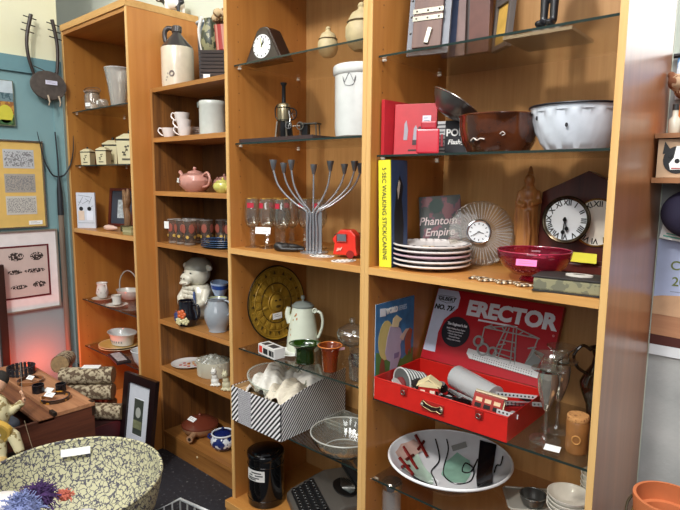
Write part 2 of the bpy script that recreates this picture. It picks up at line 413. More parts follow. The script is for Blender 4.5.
# figurine with boots on stone base on slab
t = thing('figurine', 'black booted figurine standing on a rough grey stone base at the top shelf', 'figurine', (.472, .19, zB1), 2)
link('slab', box(-.09, .09, -.09, .09, 0, .009), wood('A9987C', 'C2B293', 'x', .6), t, bev=.001)
link('stone_base', join(cbox(0, 0, .0095, .085, .05, .026)), spots('4B4A4C', 'A9A8A6', 60, .56, .7), t, bev=.004)
leg = lambda x: join(tube([(x, 0, .05), (x, .002, .1), (x * .9, .006, .19)], [.010, .0115, .015], 12), ball(.0115, (x - .006, -.008, .0465), (1.15, 1.8, .85)))
body = join(leg(-.016), leg(.010), ball(.03, (-.003, .006, .2), (1, .75, 1)), tube([(-.003, .006, .2), (-.003, .006, .27), (-.003, .004, .3)], [.028, .033, .02], 14), ball(.02, (-.003, 0, .33), (.9, 1, 1.1)),
            tube([(-.03, .006, .285), (-.045, 0, .24), (-.035, -.02, .215)], [.011, .01, .008], 10), tube([(.024, .006, .285), (.04, 0, .24), (.03, -.02, .215)], [.011, .01, .008], 10))
link('figure', body, mat('17181C', .35), t, remesh=.003)

# ---------------------------------------------------------------- second glass shelf
zB2 = 1.5192
RED = mat('B3242E', .45, var=.1); REDD = mat('8E1A26', .5)
for i, (u, y, lab) in enumerate(((386, .10, 'thin red booklet leaning at the far left, nearest the bookcase divider'), (394, .11, 'thin red booklet with worn grey edge, second from the bookcase divider'))):
    t = thing('booklet', lab, 'booklet', (0.0011 + i * .034 - .004, y, zB2), 88, 'red booklets')
    link('cover', join(box(-.065, .065, -.006, -.003, 0, .166), box(-.065, .065, .003, .006, 0, .166), box(-.066, -.064, -.006, .006, 0, .166)), RED, t, bev=.0008)
    link('page_block', box(-.063, .063, -.0028, .0028, .002, .163), mat('B9B0A4', .8), t)
t = thing('picture_pack', 'large red card pack with grey streak pictures and small white price square', 'card pack', (0.1012, .115, zB2), 22)
t.rotation_euler = (math.radians(-4), 0, math.radians(22))
link('card', box(-.066, .066, -.008, .008, 0, .155), RED, t, bev=.0015)
for x in (-.03, .0): link('grey_streak', tr(front([(-.006, 0), (.006, 0), (.008, .03), (.002, .06 if x < 0 else .045), (-.004, .05 if x < 0 else .035)], .001, -.0095), (x, 0, .045)), mat('8F8A92', .4, .3), t)
link('dark_arch', tr(front([(-.03, 0), (-.028, .03), (-.01, .055), (.015, .058), (.036, .05), (.036, .0)], .001, -.0094), (.022, 0, .03)), mat('3A1A1E', .5), t)
sticker(t, (.035, -.0095, .105), w=.026, h=.026, col='D9D9E6')
link('black_strip', box(-.02, .012, -.0095, -.0083, .012, .016), BLACK, t)
t = thing('stereo_viewer', 'bright red wedge-shaped plastic viewer standing in front of the red card pack', 'viewer', (0.1856, .06, zB2), 25)
link('body', tr(prism([(-.034, -.02), (.034, -.02), (.028, .018), (-.024, .018)], .07), (0, 0, 0)), mat('BC2434', .3, coat=.3), t, bev=.005)
link('top_hood', tr(prism([(-.022, -.012), (.024, -.012), (.02, .016), (-.018, .016)], .022), (0, 0, .0705)), mat('A31C2C', .35), t, bev=.004)
link('lever', box(.0345, .042, -.006, .002, .02, .055), mat('8E1A26', .4), t, bev=.001)
t = thing('instruction_box', 'pale grey box printed with lines of small text behind the red viewer', 'box', (0.0959, .29, zB2), 12)
link('carton', cbox(0, 0, 0, .08, .05, .115), mat('C9CACB', .7), t, bev=.001)
link('printed_lines', join(*[box(-.03, .03 - .01 * (i % 3), -.026, -.0252, .018 + i * .012, .022 + i * .012) for i in range(8)]), mat('55565C', .8), t)['kind'] = 'stuff'
t = thing('flash_gun_box', 'black carton with white lettering, partly behind the brown bowl', 'box', (0.1966, .215, zB2), 14)
link('carton', cbox(.015, 0, .004, .105, .05, .102), mat('1A1B20', .5), t, bev=.001)
link('silver_base', cbox(.015, -.002, 0, .107, .052, .0035), mat('B9BBC0', .4, .4), t)
text('lettering', 'POLAROID', .0295, WHITE, t, (-.034, -.0262, .068), align='LEFT', bold=.0008)
text('lettering', 'Flashgun', .02, WHITE, t, (-.028, -.0262, .040), align='LEFT', shear=.2, bold=.0004)
t = thing('pewter_dish', 'dark pewter dish tipped on its side, resting on the black and grey cartons', 'dish', (0.1987, .135, 1.634), 0)
ax = RT * .5 + UP * .80 - FW * .18; t.rotation_euler = ax.to_track_quat('Z', 'Y').to_euler()
pw = mat('77736F', .28, .8, var=.1)
link('bowl', vessel([(.026, 0), (.045, .008), (.066, .034), (.075, .05)], .002, 40), pw, t, sm=True)
link('rim', ring(.0755, .002, .05, 40), mat('C2BFB8', .2, .9), t, sm=True)
brown = mat('4A2410', .1, var=.6, scale=18, coat=.9)
t = thing('brown_bowl', 'glossy dark brown glazed bowl standing left of the white fluted pan', 'bowl', (0.3695, .13, zB2), 0)
link('bowl_body', vessel([(.072, 0), (.085, .003), (.1, .03), (.107, .062), (.109, .094), (.112, .099), (.11, .102)], .005, 56), brown, t, sm=True)
link('glaze_squiggle', tube([(-.03, -.0995, .03), (-.02, -.1035, .036), (-.01, -.1035, .03), (0, -.106, .034), (.012, -.105, .032)], .0016, 6, smooth=4), mat('D9CCC0', .3), t)
link('glaze_squiggle', tube([(.05, -.094, .044), (.056, -.0915, .05), (.062, -.089, .044), (.055, -.092, .04)], .0014, 6, smooth=4), mat('B9AAA0', .3), t)
t = thing('fluted_pan', 'white enamel fluted cake pan with black rim and two chips', 'cake pan', (.575, .155, zB2), 0)
t.scale = (.95, .95, .98)
fl = lambda a, z: 1 + (.05 * abs(math.sin(6 * (a + z * 5.5))) if z < .098 else 0)
link('pan_body', vessel([(.062 , 0), (.078, .004), (.092, .022), (.104, .05), (.112, .08), (.116, .0975), (.1215, .099), (.123, .108), (.126, .112)], .002, 144, mod=fl), mat('DDE3EC', .2, coat=.5), t, sm=True)
link('rolled_rim', ring(.1265, .0028, .113, 64), mat('17171E', .3), t, sm=True)
link('enamel_chip', tr(disc_front(0, 0, .0045, .003, 0, 10, .7, 1.3), (-.076, -.0925, .083)), mat('1A1A20', .6), t)
link('enamel_chip', tr(disc_front(0, 0, .0045, .003, 0, 10, .8, 1.2), (.012, -.1165, .06)), mat('1A1A20', .6), t)
link('centre_tube', tr(cyl(.018, .003, .09, 20, .013)), mat('DDE3EC', .2), t, sm=True)

# ---------------------------------------------------------------- middle wooden shelf
zM = 1.1712
t = thing('walking_stick_carton', 'tall slim carton with bright yellow front edge leaning against the bookcase divider', 'box', (.032, .035, zM), 0)
t.rotation_euler = (0, math.radians(-1.8), math.radians(0))
link('yellow_edge', box(0, .045, 0, .004, 0, .331), mat('EFE63A', .45), t, label='bright yellow front')
link('carton_side', box(0, .045, .0045, .09, 0, .331), mat('2A3E60', .35), t, label='dark blue sides')
link('printed_figure', tr(front([(0, 0), (.045, 0), (.05, .08), (.04, .16), (.048, .2), (.03, .235), (.012, .2), (.0, .12)], .0012), (.0452, .02, .05), (0, 0, PI / 2)), mat('0B0D14', .5), t)
link('printed_highlight', tr(front([(0, 0), (.006, .02), (.012, .05), (.004, .06), (-.004, .03)], .0012), (.0458, .04, .21), (0, 0, PI / 2)), mat('B9A89A', .5), t)
text('spine_lettering', '5·SEC WALKING STICK/CANINE', .0224, mat('4A4A3A', .6), t, (.0215, -.0007, .1655), rot=(PI / 2, PI / 2, 0), sx=.9)
t = thing('phantom_book', 'dark plum book with pale script title propped behind the stack of plates', 'book', (.083, .262, zM + .004), 0)
t.rotation_euler = (math.radians(-12), math.radians(-5), math.radians(26)); t.scale = (.80, .86, .86)
link('cover', box(-.086, .086, -.012, -.009, 0, .25), spots('55384A', '3A3E3C', 22, .5, .5, third='6E4048'), t, bev=.001)
link('page_block', box(-.084, .084, -.0085, .0085, .003, .247), mat('D9D2C2', .8), t)
link('back_cover', box(-.086, .086, .009, .012, 0, .25), mat('4A3040', .5), t)
cr = mat('CBB9B8', .6)
text('title', 'Phantom', .044, cr, t, (-.01, -.0128, .150), shear=.25, bold=.0005)
text('title', 'Empire', .043, cr, t, (-.004, -.0128, .106), shear=.25, bold=.0005)
text('byline', 'the story of', .014, mat('B59A90', .6), t, (.02, -.0128, .075), shear=.2)
link('cover_shape', tr(disc_front(0, 0, .03, .0012, 0, 7), (-.015, -.0134, .21)), mat('2F4442', .6), t)
link('cover_shape', tr(disc_front(0, 0, .026, .0012, 0, 6), (.05, -.0134, .055)), mat('6C5B34', .6), t)
# plates, every one its own
pcx, pcy = .157, .138
PW = mat('EDE6E2', .25, coat=.4)
plate_prof = [(.07, 0), (.085, .002), (.105, .008), (.127, .0125), (.129, .0145), (.129, .0185)]
lab = ['lowest dinner plate of the checked-rim stack, right on the wooden shelf', 'second dinner plate from the bottom of the checked-rim stack', 'middle dinner plate of the checked-rim stack, with pinkish rim', 'fourth dinner plate from the bottom of the checked-rim stack', 'topmost dinner plate of the checked-rim stack, carrying a dark picture']
for k in range(5):
    t = thing('dinner_plate', lab[k], 'plate', (pcx + .002 * (k % 2), pcy, zM + k * .0150), 15 * k, 'stack of checked-rim plates'); t.scale = (.94, .94, 1); t['resting'] = 1 if k else 0
    link('plate_body', vessel(plate_prof, .0035, 56), PW if k != 2 else mat('D6B9C4', .25), t, sm=True)
    link('rim_band', ring(.1262, .0012, .0137, 64, 6), mat('1C1A20', .35), t, sm=True)
    if k in (2, 3, 4):
        for q in range(30):
            a = 2 * PI * q / 30
            if k == 4 or (math.sin(a) < .35): link('rim_check', tr(box(-.0045, .0045, -.003, .003, 0, .001), (.121 * math.cos(a), .121 * math.sin(a), .0186), (0, 0, a)), mat('1C1A20', .35), t)
    if k == 4:
        link('printed_picture', tr(prism([(-.05, -.05), (.03, -.055), (.07, -.02), (.03, .012), (-.02, .02)], .0008), (.015, -.01, .0042)), mat('17151C', .4), t)
        link('printed_patch', tr(prism([(-.095, -.02), (-.05, -.055), (-.03, -.02), (-.05, .02)], .0009), (0, -.01, .0043)), mat('5A2A34', .4), t)
        link('printed_patch', tr(prism([(-.04, .02), (0, .0), (.02, .02), (-.02, .045)], .0009), (0, -.01, .0052)), mat('C9A878', .4), t)
t = thing('glass_clock', 'round clear cut glass desk clock with white dial', 'clock', (0.2547, .275, zM), 33)
cg = glass('F1EFEA', 1.2, .05, .05, 'F4EEE4')
t.rotation_euler = (math.radians(-8), 0, math.radians(33))
ray = lambda a, z: 1 + .006 * math.cos(24 * a)
link('glass_disc', tr(lathe([(0, -.006), (.094, -.009), (.103, -.004), (.104, .006), (.098, .008), (0, .008)], 96, mod=ray), (0, 0, .104), (PI / 2, 0, 0)), cg, t, sm=True)
for q in range(48):
    a = 2 * PI * q / 48
    link('cut_ray', tr(box(.046, .097, -.0008, .0008, 0, .002), (0, -.008, .104), (PI / 2, -a, 0)), glass('FFFFFF', 1.8, .32, .05, 'FFF8EE'), t)
dx, dz = -.008, .108
link('bezel', tr(join(ring(.036, .0042, .012, 40), cyl(.0385, .004, .01, 40)), (dx, 0, dz), (PI / 2, 0, 0)), mat('C9C9CC', .15, .95), t, sm=True)
dl = link('dial', tr(cyl(.033, .0105, .0125, 40), (dx, 0, dz), (PI / 2, 0, 0)), mat('EDF1F4', .4), t)
for q in range(12):
    a = q * PI / 6
    link('numeral', tr(box(-.0012, .0012, -.0002, .0004, .023, .029), (dx, -.0132, dz), (0, a, 0)), BLACK, dl)
link('clock_hand', tr(box(-.001, .001, -.001, 0, -.004, .016), (dx, -.0142, dz), (0, 1.9, 0)), BLACK, dl); link('clock_hand', tr(box(-.0009, .0009, -.001, 0, -.004, .022), (dx, -.0152, dz), (0, -2.1, 0)), BLACK, dl)
# tall carved figure
t = thing('carved_figure', 'tall slim carved wooden figure in long robe standing behind the red glass bowl', 'figurine', (0.3757, .34, zM), 25)
wd = wood('7E4A22', 'BD8448', 'z', .4, 2.)
g = join(lathe([(0, 0), (.036, .001), (.037, .02), (.032, .07), (.028, .13), (.029, .16), (.025, .19), (.02, .215), (0, .218)], 24, mod=lambda a, z: 1 + .07 * math.sin(7 * a + z * 20), sy=.75),
         ball(.026, (0, 0, .205), (1, .8, 1.1)), ball(.017, (.0, -.004, .243), (.9, 1, 1.15)), tube([(0, .004, .24), (.002, .006, .265), (.002, .004, .285)], [.0125, .009, .003], 10),
         tube([(-.023, 0, .215), (-.03, -.008, .18), (-.01, -.026, .175)], [.009, .009, .007], 8), tube([(.023, 0, .215), (.03, -.008, .185), (.006, -.028, .18)], [.009, .009, .007], 8),
         tube([(-.028, -.005, .18), (-.034, -.004, .14), (-.03, 0, .09)], [.008, .006, .004], 8), tube([(0, -.02, .16), (.006, -.026, .1), (.004, -.028, .04)], [.006, .006, .005], 8))
link('robed_body', tr(g, sc=(1.08, 1.0, 1.12)), wd, t, remesh=.0032)
fb = link('face', ball(.0115, (0, -.013, .275), (.85, .7, 1.15)), wood('8E5A2C', 'B98650', 'z', .4), t, sm=True)
# pointed wall clock
t = thing('wall_clock', 'wooden wall clock with pointed top, its round glazed door hanging ajar', 'clock', (.54, .36, zM), 0)
mah = wood('3A1512', '5C251C', 'z', .3, 1.2, coat=.4)
t.rotation_euler = (math.radians(-5), 0, math.radians(-6))
zs = .9
link('case', front([(-.138, 0), (.138, 0), (.138, .235), (0, .3), (-.138, .235)], .05), mah, t, bev=.003)
link('base_moulding', box(-.143, .143, -.02, .052, 0, .028), mah, t, bev=.004)
link('base_moulding', box(-.14, .14, -.012, .0, .0285, .04), mah, t, bev=.002)
cx, cz = .04, .15
dl = link('dial', disc_front(cx, cz, .066, .004, -.0045, 48), mat('EFEDE2', .5), t)
link('dial_ring', tr(ring(.0675, .0028, 0, 48), (cx, -.004, cz), (PI / 2, 0, 0)), mat('B08C4E', .25, .8), t, sm=True)
ROM = ['XII', 'I', 'II', 'III', 'IIII', 'V', 'VI', 'VII', 'VIII', 'IX', 'X', 'XI']
for q in range(12):
    a = q * PI / 6
    text('numeral', ROM[q], .023, BLACK, dl, (cx + .053 * math.sin(a), -.0052, cz + .053 * math.cos(a)), rot=(PI / 2, a, 0), ext=.0003, bold=.0004)
dr = link('door_ring', tr(join(ring(.066, .0045, 0, 56), ring(.0612, .0025, -.002, 56)), (-.03, -.05, .152), (PI / 2, 0, math.radians(6))), mat('3E3426', .22, .85), t, sm=True)
dg = link('door_dial', tr(disc_front(0, 0, .0605, .003, 0, 48), (-.03, -.048, .152), (0, 0, math.radians(6))), mat('DFE6EC', .35), t, label='pale dial with roman numerals inside the brass ring')
for q in range(12):
    a = q * PI / 6
    text('numeral', ROM[q], .0215, BLACK, dg, (-.03 + .049 * math.sin(a), -.0488 + .0051 * math.sin(a), .152 + .049 * math.cos(a)), rot=(PI / 2, a, 0), ext=.0003, bold=.0005)
for a, L in ((2.86, .038), (3.22, .052)):
    link('clock_hand', tr(join(box(-.0014, .0014, -.001, 0, -.008, L), disc_front(0, L * .7, .006, .001, -.001, 12), disc_front(0, 0, .006, .001, -.002, 12)), (-.03, -.0545, .152), (0, a, 0)), BLACK, dg)
link('door_hinge', box(-.088, -.08, -.04, 0, .14, .165), mat('6A5A34', .3, .8), t)
single('yellow_label', box(-.036, .036, -.0012, 0, -.014, .014), mat('E8E64A', .7), 'yellow rectangular paper label stuck on the foot of the pointed clock', 'label', (0.5654, .298, 1.2261), 0)
t = thing('cranberry_bowl', 'wide clear cranberry red glass bowl with bright pink sticker', 'bowl', (0.4873, .135, zM), 0)
cb = glass('DE8CA2', 1.5, .11, .02, 'C8305A')
link('bowl_body', vessel([(.03, .014), (.055, .02), (.083, .042), (.097, .068), (.0985, .082), (.0975, .084)], .0035, 56), cb, t, sm=True)
link('foot_ring', lathe([(.034, 0), (.036, .003), (.03, .0138), (.024, .0138), (.028, .003), (.034, 0)], 40), cb, t, sm=True)
link('rim', ring(.0972, .0018, .084, 56), mat('A3304A', .12, coat=.6), t, sm=True)
sticker(t, (.022, -.0995, .062), (math.radians(-18), 0, math.radians(13)), .052, .017, 'F57BB0', 'pink_sticker')
t = thing('bead_bracelet', 'brown and cream bead strands lying along the shelf front edge', 'bracelet', (0.4426, .035, zM), 0)
for k in range(52):
    a = k / 52; x = -.09 + .19 * a; y = .012 * math.sin(a * 22) - .004
    link('bead', ball(.0042, (x, y, .0042), (1.25, 1, .8), 6), mat(['3A2418', 'D9CDB4', '8A6A44'][k % 3], .3), t, sm=True)
t = thing('flat_bracelet', 'wide strip of brown and cream shell tiles lying behind the bead strands', 'bracelet', (0.4425, .068, zM), 0)
for k in range(22):
    for j in range(2): link('shell_tile', tr(box(-.0038, .0038, -.005, .005, 0, .0025), (-.1 + k * .0088, (j - .5) * .0115 + .006 * math.sin(k * .6), 0), (0, 0, .2 * math.sin(k))), mat(['3A2418', 'D9CDB4', '8A6A44'][(k * 2 + j) % 3], .3), t)
t = thing('old_book', 'worn thick book with mottled grey-green page edges lying by the right panel', 'book', (.617, .055, zM), 8)
link('page_block', cbox(0, 0, .004, .155, .1, .03), spots('6E6C58', '8C8768', 40, .5, .9), t, bev=.004)
link('cover', join(cbox(0, .002, .0345, .16, .106, .0045), cbox(0, .002, 0, .16, .106, .0038)), mat('2A2522', .6, var=.2), t, bev=.001)
t2 = thing('oval_tag', 'small pale oval plaque lying on top of the worn thick book', 'plaque', (.635, .06, zM + .0394), 8)
link('plaque', tr(cyl(.032, 0, .004, 28), sc=(1, .6, 1)), mat('CFCAC0', .5, var=.1), t2, sm=True)
link('motif', tr(cyl(.012, .004, .0046, 12), sc=(1.2, .6, 1)), mat('6A655C', .6), t2)

# ---------------------------------------------------------------- third glass shelf of the right bookcase: the red toy case
zB3 = .7366
TR = mat('C8231C', .35, coat=.3, var=.06); TRI = mat('9C1616', .4)
x0, x1, y0, y1 = .026, .484, .047, .312; hz = .072
t = thing('construction_set_case', 'open red metal construction set case with picture lid raised', 'toy case', (x0, y0, zB3), 0)
w = x1 - x0; d = y1 - y0
link('tray_wall', box(0, w, 0, .0018, 0, hz), TR, t); link('tray_wall', box(0, w, d - .0018, d, 0, hz), TR, t)
link('tray_wall', box(0, .0018, .002, d - .002, 0, hz), TR, t); link('tray_wall', box(w - .0018, w, .002, d - .002, 0, hz), TR, t)
link('tray_floor', box(.002, w - .002, .002, d - .002, 0, .002), TRI, t)
link('rolled_edge', tube([(0, 0, hz), (w, 0, hz), (w, d, hz), (0, d, hz)], .0022, 6, closed=True), TR, t, sm=True)
for xx in (.118, .375):
    p = link('latch', join(box(xx - .012, xx + .012, -.004, -.0005, hz - .028, hz - .004), box(xx - .008, xx + .008, -.008, -.004, hz - .02, hz - .012)), mat('B0302A', .3, .5), t, bev=.001)
    link('latch_loop', tr(ring(.007, .0015, 0, 16, 6), (xx, -.0085, hz - .018), (PI / 2, 0, 0)), mat('8A8078', .3, .8), p)
p = link('handle_plate', box(.185, .262, -.003, -.0005, .016, .05), mat('A02420', .35), t, bev=.001)
hp = [(-.036, .012), (-.03, .015), (-.018, .008), (0, .004), (.018, .006), (.03, .012), (.036, .008), (.036, -.006), (.03, -.01), (.018, -.006), (0, -.01), (-.018, -.006), (-.03, -.003), (-.036, -.002)]
link('handle_grip', tr(front(hp, .004, -.008), (.2235, 0, .034)), mat('2A1A18', .4), p)
link('handle_outline', tube([(.2235 + a, -.0085, .034 + b_) for a, b_ in hp], .0011, 5, closed=True), mat('A08C62', .35, .5), p)
for s in (-1, 1): link('handle_end', ball(.0055, (.2235 + s * .034, -.0095, .037), (1, .5, 1)), mat('A8A090', .35, .6), p, sm=True)
# lid: hinged at the back edge, leaning against the bookcase back
ld = thing('lid', None, None); ld.parent = t; ld.location = (0, d + .001, hz + .004); ld.rotation_euler = (math.radians(-24), 0, 0)
lh = .262
link('lid_panel', box(0, w, 0, .0018, 0, lh), mat('B01824', .3, coat=.3), ld)
link('lid_rim', join(box(0, w, .0018, .022, lh - .0018, lh), box(0, .0018, .0018, .022, 0, lh), box(w - .0018, w, .0018, .022, 0, lh)), TRI, ld)
PW2 = mat('E2E4EA', .4); LBL = mat('A9BCDC', .4)
link('white_panel', front([(.003, .03), (.052, .03), (.045, .1), (.055, .15), (.098, .2), (.098, .238), (.085, .259), (.003, .259)], .001, -.0012), mat('C9D2E6', .4), ld, label='pale blue-white corner of the printed lid')
link('crest_outline', tube([(x, -.0018, z) for x, z in ((.01, .232), (.02, .236), (.075, .236), (.085, .232), (.08, .226), (.078, .216), (.05, .21), (.02, .216), (.016, .226))], .0008, 5, closed=True), INK, ld)
text('lid_lettering', 'GILBERT', .019, INK, ld, (.048, -.0016, .2245), bold=.0006)
text('lid_lettering', 'NO. 7½', .024, INK, ld, (.047, -.0016, .192), bold=.0012, shear=.1)
link('black_roundel', tr(disc_front(0, 0, .054, .001, -.0024, 40), (.112, 0, .115)), mat('181620', .4), ld, label='round black printed spot')
text('roundel_lettering', "The Engineer's Set", .0128, mat('D8D8DC', .5), ld, (.113, -.0028, .140), bold=.0006, sx=.8)
for k, s in enumerate(('Builds Walking Beam Engine', '• Merry-go-round Ferris', '• Wheel, Giant Crane', '• Powerful Motor', '• Many other models')):
    text('roundel_lettering', s, .0075, mat('C8C8CC', .5), ld, (.112, -.0028, .124 - k * .0095), bold=.0002, sx=.85)
text('title_lettering', 'ERECTOR', .070, PW2, ld, (.29, -.0018, .205), bold=.0036, sx=1.02)
link('title_underline', box(.185, .325, -.0016, -.0004, .168, .174), PW2, ld)
GR = mat('A9ADAA', .4, .3)
e = [tube([(a[0], -.003, a[1]), (b_[0], -.003, b_[1])], .0022, 5) for a, b_ in (((.215, .15), (.31, .172)), ((.31, .172), (.405, .148)), ((.215, .15), (.405, .148)), ((.215, .15), (.215, .085)), ((.29, .165), (.265, .06)), ((.30, .165), (.285, .06)), ((.315, .165), (.33, .05)), ((.325, .165), (.345, .05)), ((.28, .12), (.33, .12)), ((.27, .09), (.335, .09)), ((.40, .148), (.392, .09)), ((.375, .11), (.40, .12)), ((.215, .15), (.24, .163)), ((.245, .157), (.262, .148)), ((.275, .164), (.29, .146)), ((.335, .148), (.35, .162)), ((.365, .147), (.38, .154)), ((.272, .1), (.3, .11)), ((.278, .075), (.335, .07)), ((.268, .065), (.29, .055)), ((.33, .105), (.342, .075)), ((.24, .06), (.345, .06)), ((.392, .09), (.38, .07)))]
link('printed_engine', join(*e), GR, ld)['kind'] = 'stuff'
for cx_, cz_, r_ in ((.205, .1, .016), (.228, .076, .019), (.262, .075, .014)): link('printed_wheel', tr(ring(r_, .0042, 0, 24, 6), (cx_, -.003, cz_), (PI / 2, 0, 0)), GR, ld)
link('printed_boiler', tr(box(-.02, .02, -.0035, 0, -.035, .035), (.40, 0, .075), (0, .25, 0)), mat('8E928F', .4, .2), ld)
gb = link('perforated_base', tr(front([(-.13, .018), (.125, .018), (.128, -.014), (-.118, -.014), (-.132, 0)], .001, -.0042), (.305, 0, .045), (0, .045, 0)), mat('DCDDDC', .4), ld)
link('base_hole', join(*[tr(disc_front(0, 0, .0016, .0006, -.0049, 6), (.20 + .0085 * i, 0, .036 + .0075 * j - .0004 * i)) for i in range(25) for j in range(3)]), mat('5E5E60', .5), gb)['kind'] = 'stuff'
text('trade_mark', '®', .01, mat('E8B0B0', .5), ld, (.445, -.0016, .165))
# loose parts in the tray
zt = zB3 + .0022
def into(name, g, m_, label, cat, x, y, z, rot=(0, 0, 0), group=None, **k):
    o = link(name, g, m_, None, (x0 + x, y0 + y, zt + z), rot, **k); o['resting'] = 1
    return tag(o, label, cat, group)
ST = mat('DDE0E0', .3, .35); ST2 = mat('C8CCCC', .25, .6)
t = thing('ribbed_coil', 'row of grey white-edged wheels at the left end of the red case', 'toy wheels', (x0 + .062, y0 + .095, zt + .044), 0); t.rotation_euler = (0, 0, math.radians(-16)); t['resting'] = 1
for k in range(7):
    q = .044 - .0026 * k
    w_ = link('wheel', tr(cyl(q, 0, .008, 28), (0, -.035 + k * .014, -.004 + q - .036), (-PI / 2, 0, 0)), mat('5E6462', .4), t, sm=True)
    link('wheel_edge', tr(ring(q, .0025, 0, 28, 6), (0, -.035 + k * .014, -.004 + q - .036), (-PI / 2, 0, 0)), mat('D9DBD8', .35), w_, sm=True)
link('red_hub', tr(cyl(.022, 0, .004, 20), (0, -.04, -.004), (-PI / 2, 0, 0)), mat('7E2A2C', .4), t)
into('boiler_cylinder', join(tr(lathe([(0, 0), (.036, 0), (.038, .003), (.038, .165), (.0395, .167), (.0395, .17), (0, .17)], 36), (0, 0, 0), (0, PI / 2, 0))), ST, 'large shiny grey metal cylinder lying across the parts in the red case', 'metal cylinder', .18, .185, .064, (0, math.radians(6), math.radians(-16)), sm=True)
t = thing('toy_house_tile', 'small cream roofed toy cabin with red walls standing at the front of the red case', 'toy cabin', (x0 + .165, y0 + .05, zt + .034), 24); t['resting'] = 1; t.scale = (1.25, 1.25, 1.15)
link('walls', cbox(0, 0, 0, .05, .035, .028), mat('B02A24', .4), t)
link('gable', front([(-.025, .0281), (.025, .0281), (.02, .036), (0, .046), (-.02, .036)], .001, -.0185), mat('E8D9A8', .5), t)
link('roof', front([(-.03, .027), (0, .0475), (.03, .027), (.03, .031), (0, .052), (-.03, .031)], .035, -.017), mat('E8D9A8', .5), t, bev=.001)
for x in (-.014, .01): link('cabin_window', box(x - .006, x + .006, -.0185, -.0174, .008, .02), mat('EFE6D0', .5), t)
link('cabin_door', box(.019, .024, -.0187, -.0174, .0, .02), BLACK, t)
t = thing('toy_engine_cab', 'red and cream windowed toy cab tilted at the right of the red case', 'toy cab', (x0 + .355, y0 + .06, zt + .038), 0); t.rotation_euler = (math.radians(-14), math.radians(10), math.radians(22)); t['resting'] = 1; t.scale = (1.3, 1.3, 1.25)
link('cab_wall', cbox(0, 0, 0, .065, .045, .035), mat('A83028', .4), t, bev=.001)
for x in (-.02, 0, .02): 
    for z in (.009, .022): link('cab_window', box(x - .007, x + .007, -.0238, -.0226, z - .004, z + .005), mat('E9C9A0' if z > .015 else '1C1412', .5), t)
link('cab_roof', cbox(.004, 0.012, .0355, .07, .024, .003), mat('E6DDB8', .5), t)
link('cab_front', box(.0335, .036, -.02, .02, .004, .03), mat('E3D6B0', .5), t)
t = thing('black_motor', 'black boxy electric motor lying beside the ribbed wheels in the red case', 'motor', (x0 + .115, y0 + .065, zt + .022), -24); t['resting'] = 1
link('motor_case', cbox(0, 0, 0, .055, .04, .04), mat('1E1C1C', .4), t, bev=.002)
link('terminal', join(cbox(-.01, -.022, .012, .012, .003, .014), cbox(.012, -.022, .015, .01, .003, .01)), mat('A8A49A', .3, .6), t); link('motor_shaft', tr(cyl(.003, 0, .02, 10), (.028, 0, .02), (0, PI / 2, 0)), ST, t)
rg = random.Random(3)
gl = ['dull steel girder lying highest across the right end of the red case', 'bright steel girder leaning on the red case side behind the windowed cab', 'dark red perforated girder slanting behind the windowed cab', 'short steel girder near the front right corner of the red case', 'grey girder lying flat by the black motor', 'pale steel girder under the big cylinder', 'black girder lying between the toy cabin and the windowed cab', 'short bright girder crossing in front of the big cylinder', 'dark girder at the far right rear corner of the red case', 'thin steel girder between black motor and toy cabin']
gp = [(.40, .16, .052, 30, .12, ST), (.43, .13, .046, 38, .12, ST2), (.40, .11, .04, 35, .11, mat('7E1F22', .4)), (.43, .04, .04, 12, .06, ST), (.1, .17, .012, -10, .1, ST), (.25, .12, .02, -18, .14, ST2), (.26, .05, .038, 10, .09, BLACK), (.25, .07, .046, -35, .07, ST2), (.42, .21, .03, -5, .09, BLACK), (.15, .1, .05, 20, .07, ST2)]
for k, (x, y, z, a, L, m_) in enumerate(gp):
    g = join(box(-L / 2, L / 2, -.008, -.0066, 0, .013), box(-L / 2, L / 2, -.0066, .008, 0, .0012))
    o = into('girder', g, m_, gl[k], 'girder', x, y, z + .008, (rg.uniform(-.2, .5), rg.uniform(-.12, .12), math.radians(a)), 'loose girders in the red case')
    link('girder_hole', join(*[tr(disc_front(0, 0, .003, .0006, -.0088, 6), (-L / 2 + .008 + i * .011, 0, .0065)) for i in range(int(L / .011))]), mat('2A2A2A', .5), o)['kind'] = 'stuff'
pl = ['small white pulley ring beside the coil of wheels', 'steel pulley wheel in front of the cylinder', 'black pulley wheel in the middle of the case', 'steel gear wheel next to the cabin', 'small steel pulley at the right end of the case', 'black rubber wheel behind the toy cabin', 'white metal ring near the left front corner']
for k, (x, y, z, r_, c_) in enumerate(((.1, .05, .03, .016, 'D8D8D4'), (.24, .04, .045, .013, 'B9BCBC'), (.22, .1, .04, .017, '161616'), (.205, .05, .04, .011, 'A9ACAC'), (.43, .08, .035, .014, 'B9BCBC'), (.17, .12, .04, .018, '1A1A1A'), (.045, .045, .045, .02, 'E4E4E0'))):
    o = into('pulley_wheel', lathe([(.003, -.003), (r_, -.003), (r_ * .9, 0), (r_, .003), (.003, .003), (.003, -.003)], 20), mat(c_, .3, .4), pl[k], 'pulley', x, y, z, (rg.uniform(-.9, .9), rg.uniform(-.9, .9), 0), 'loose pulleys in the red case', sm=True)
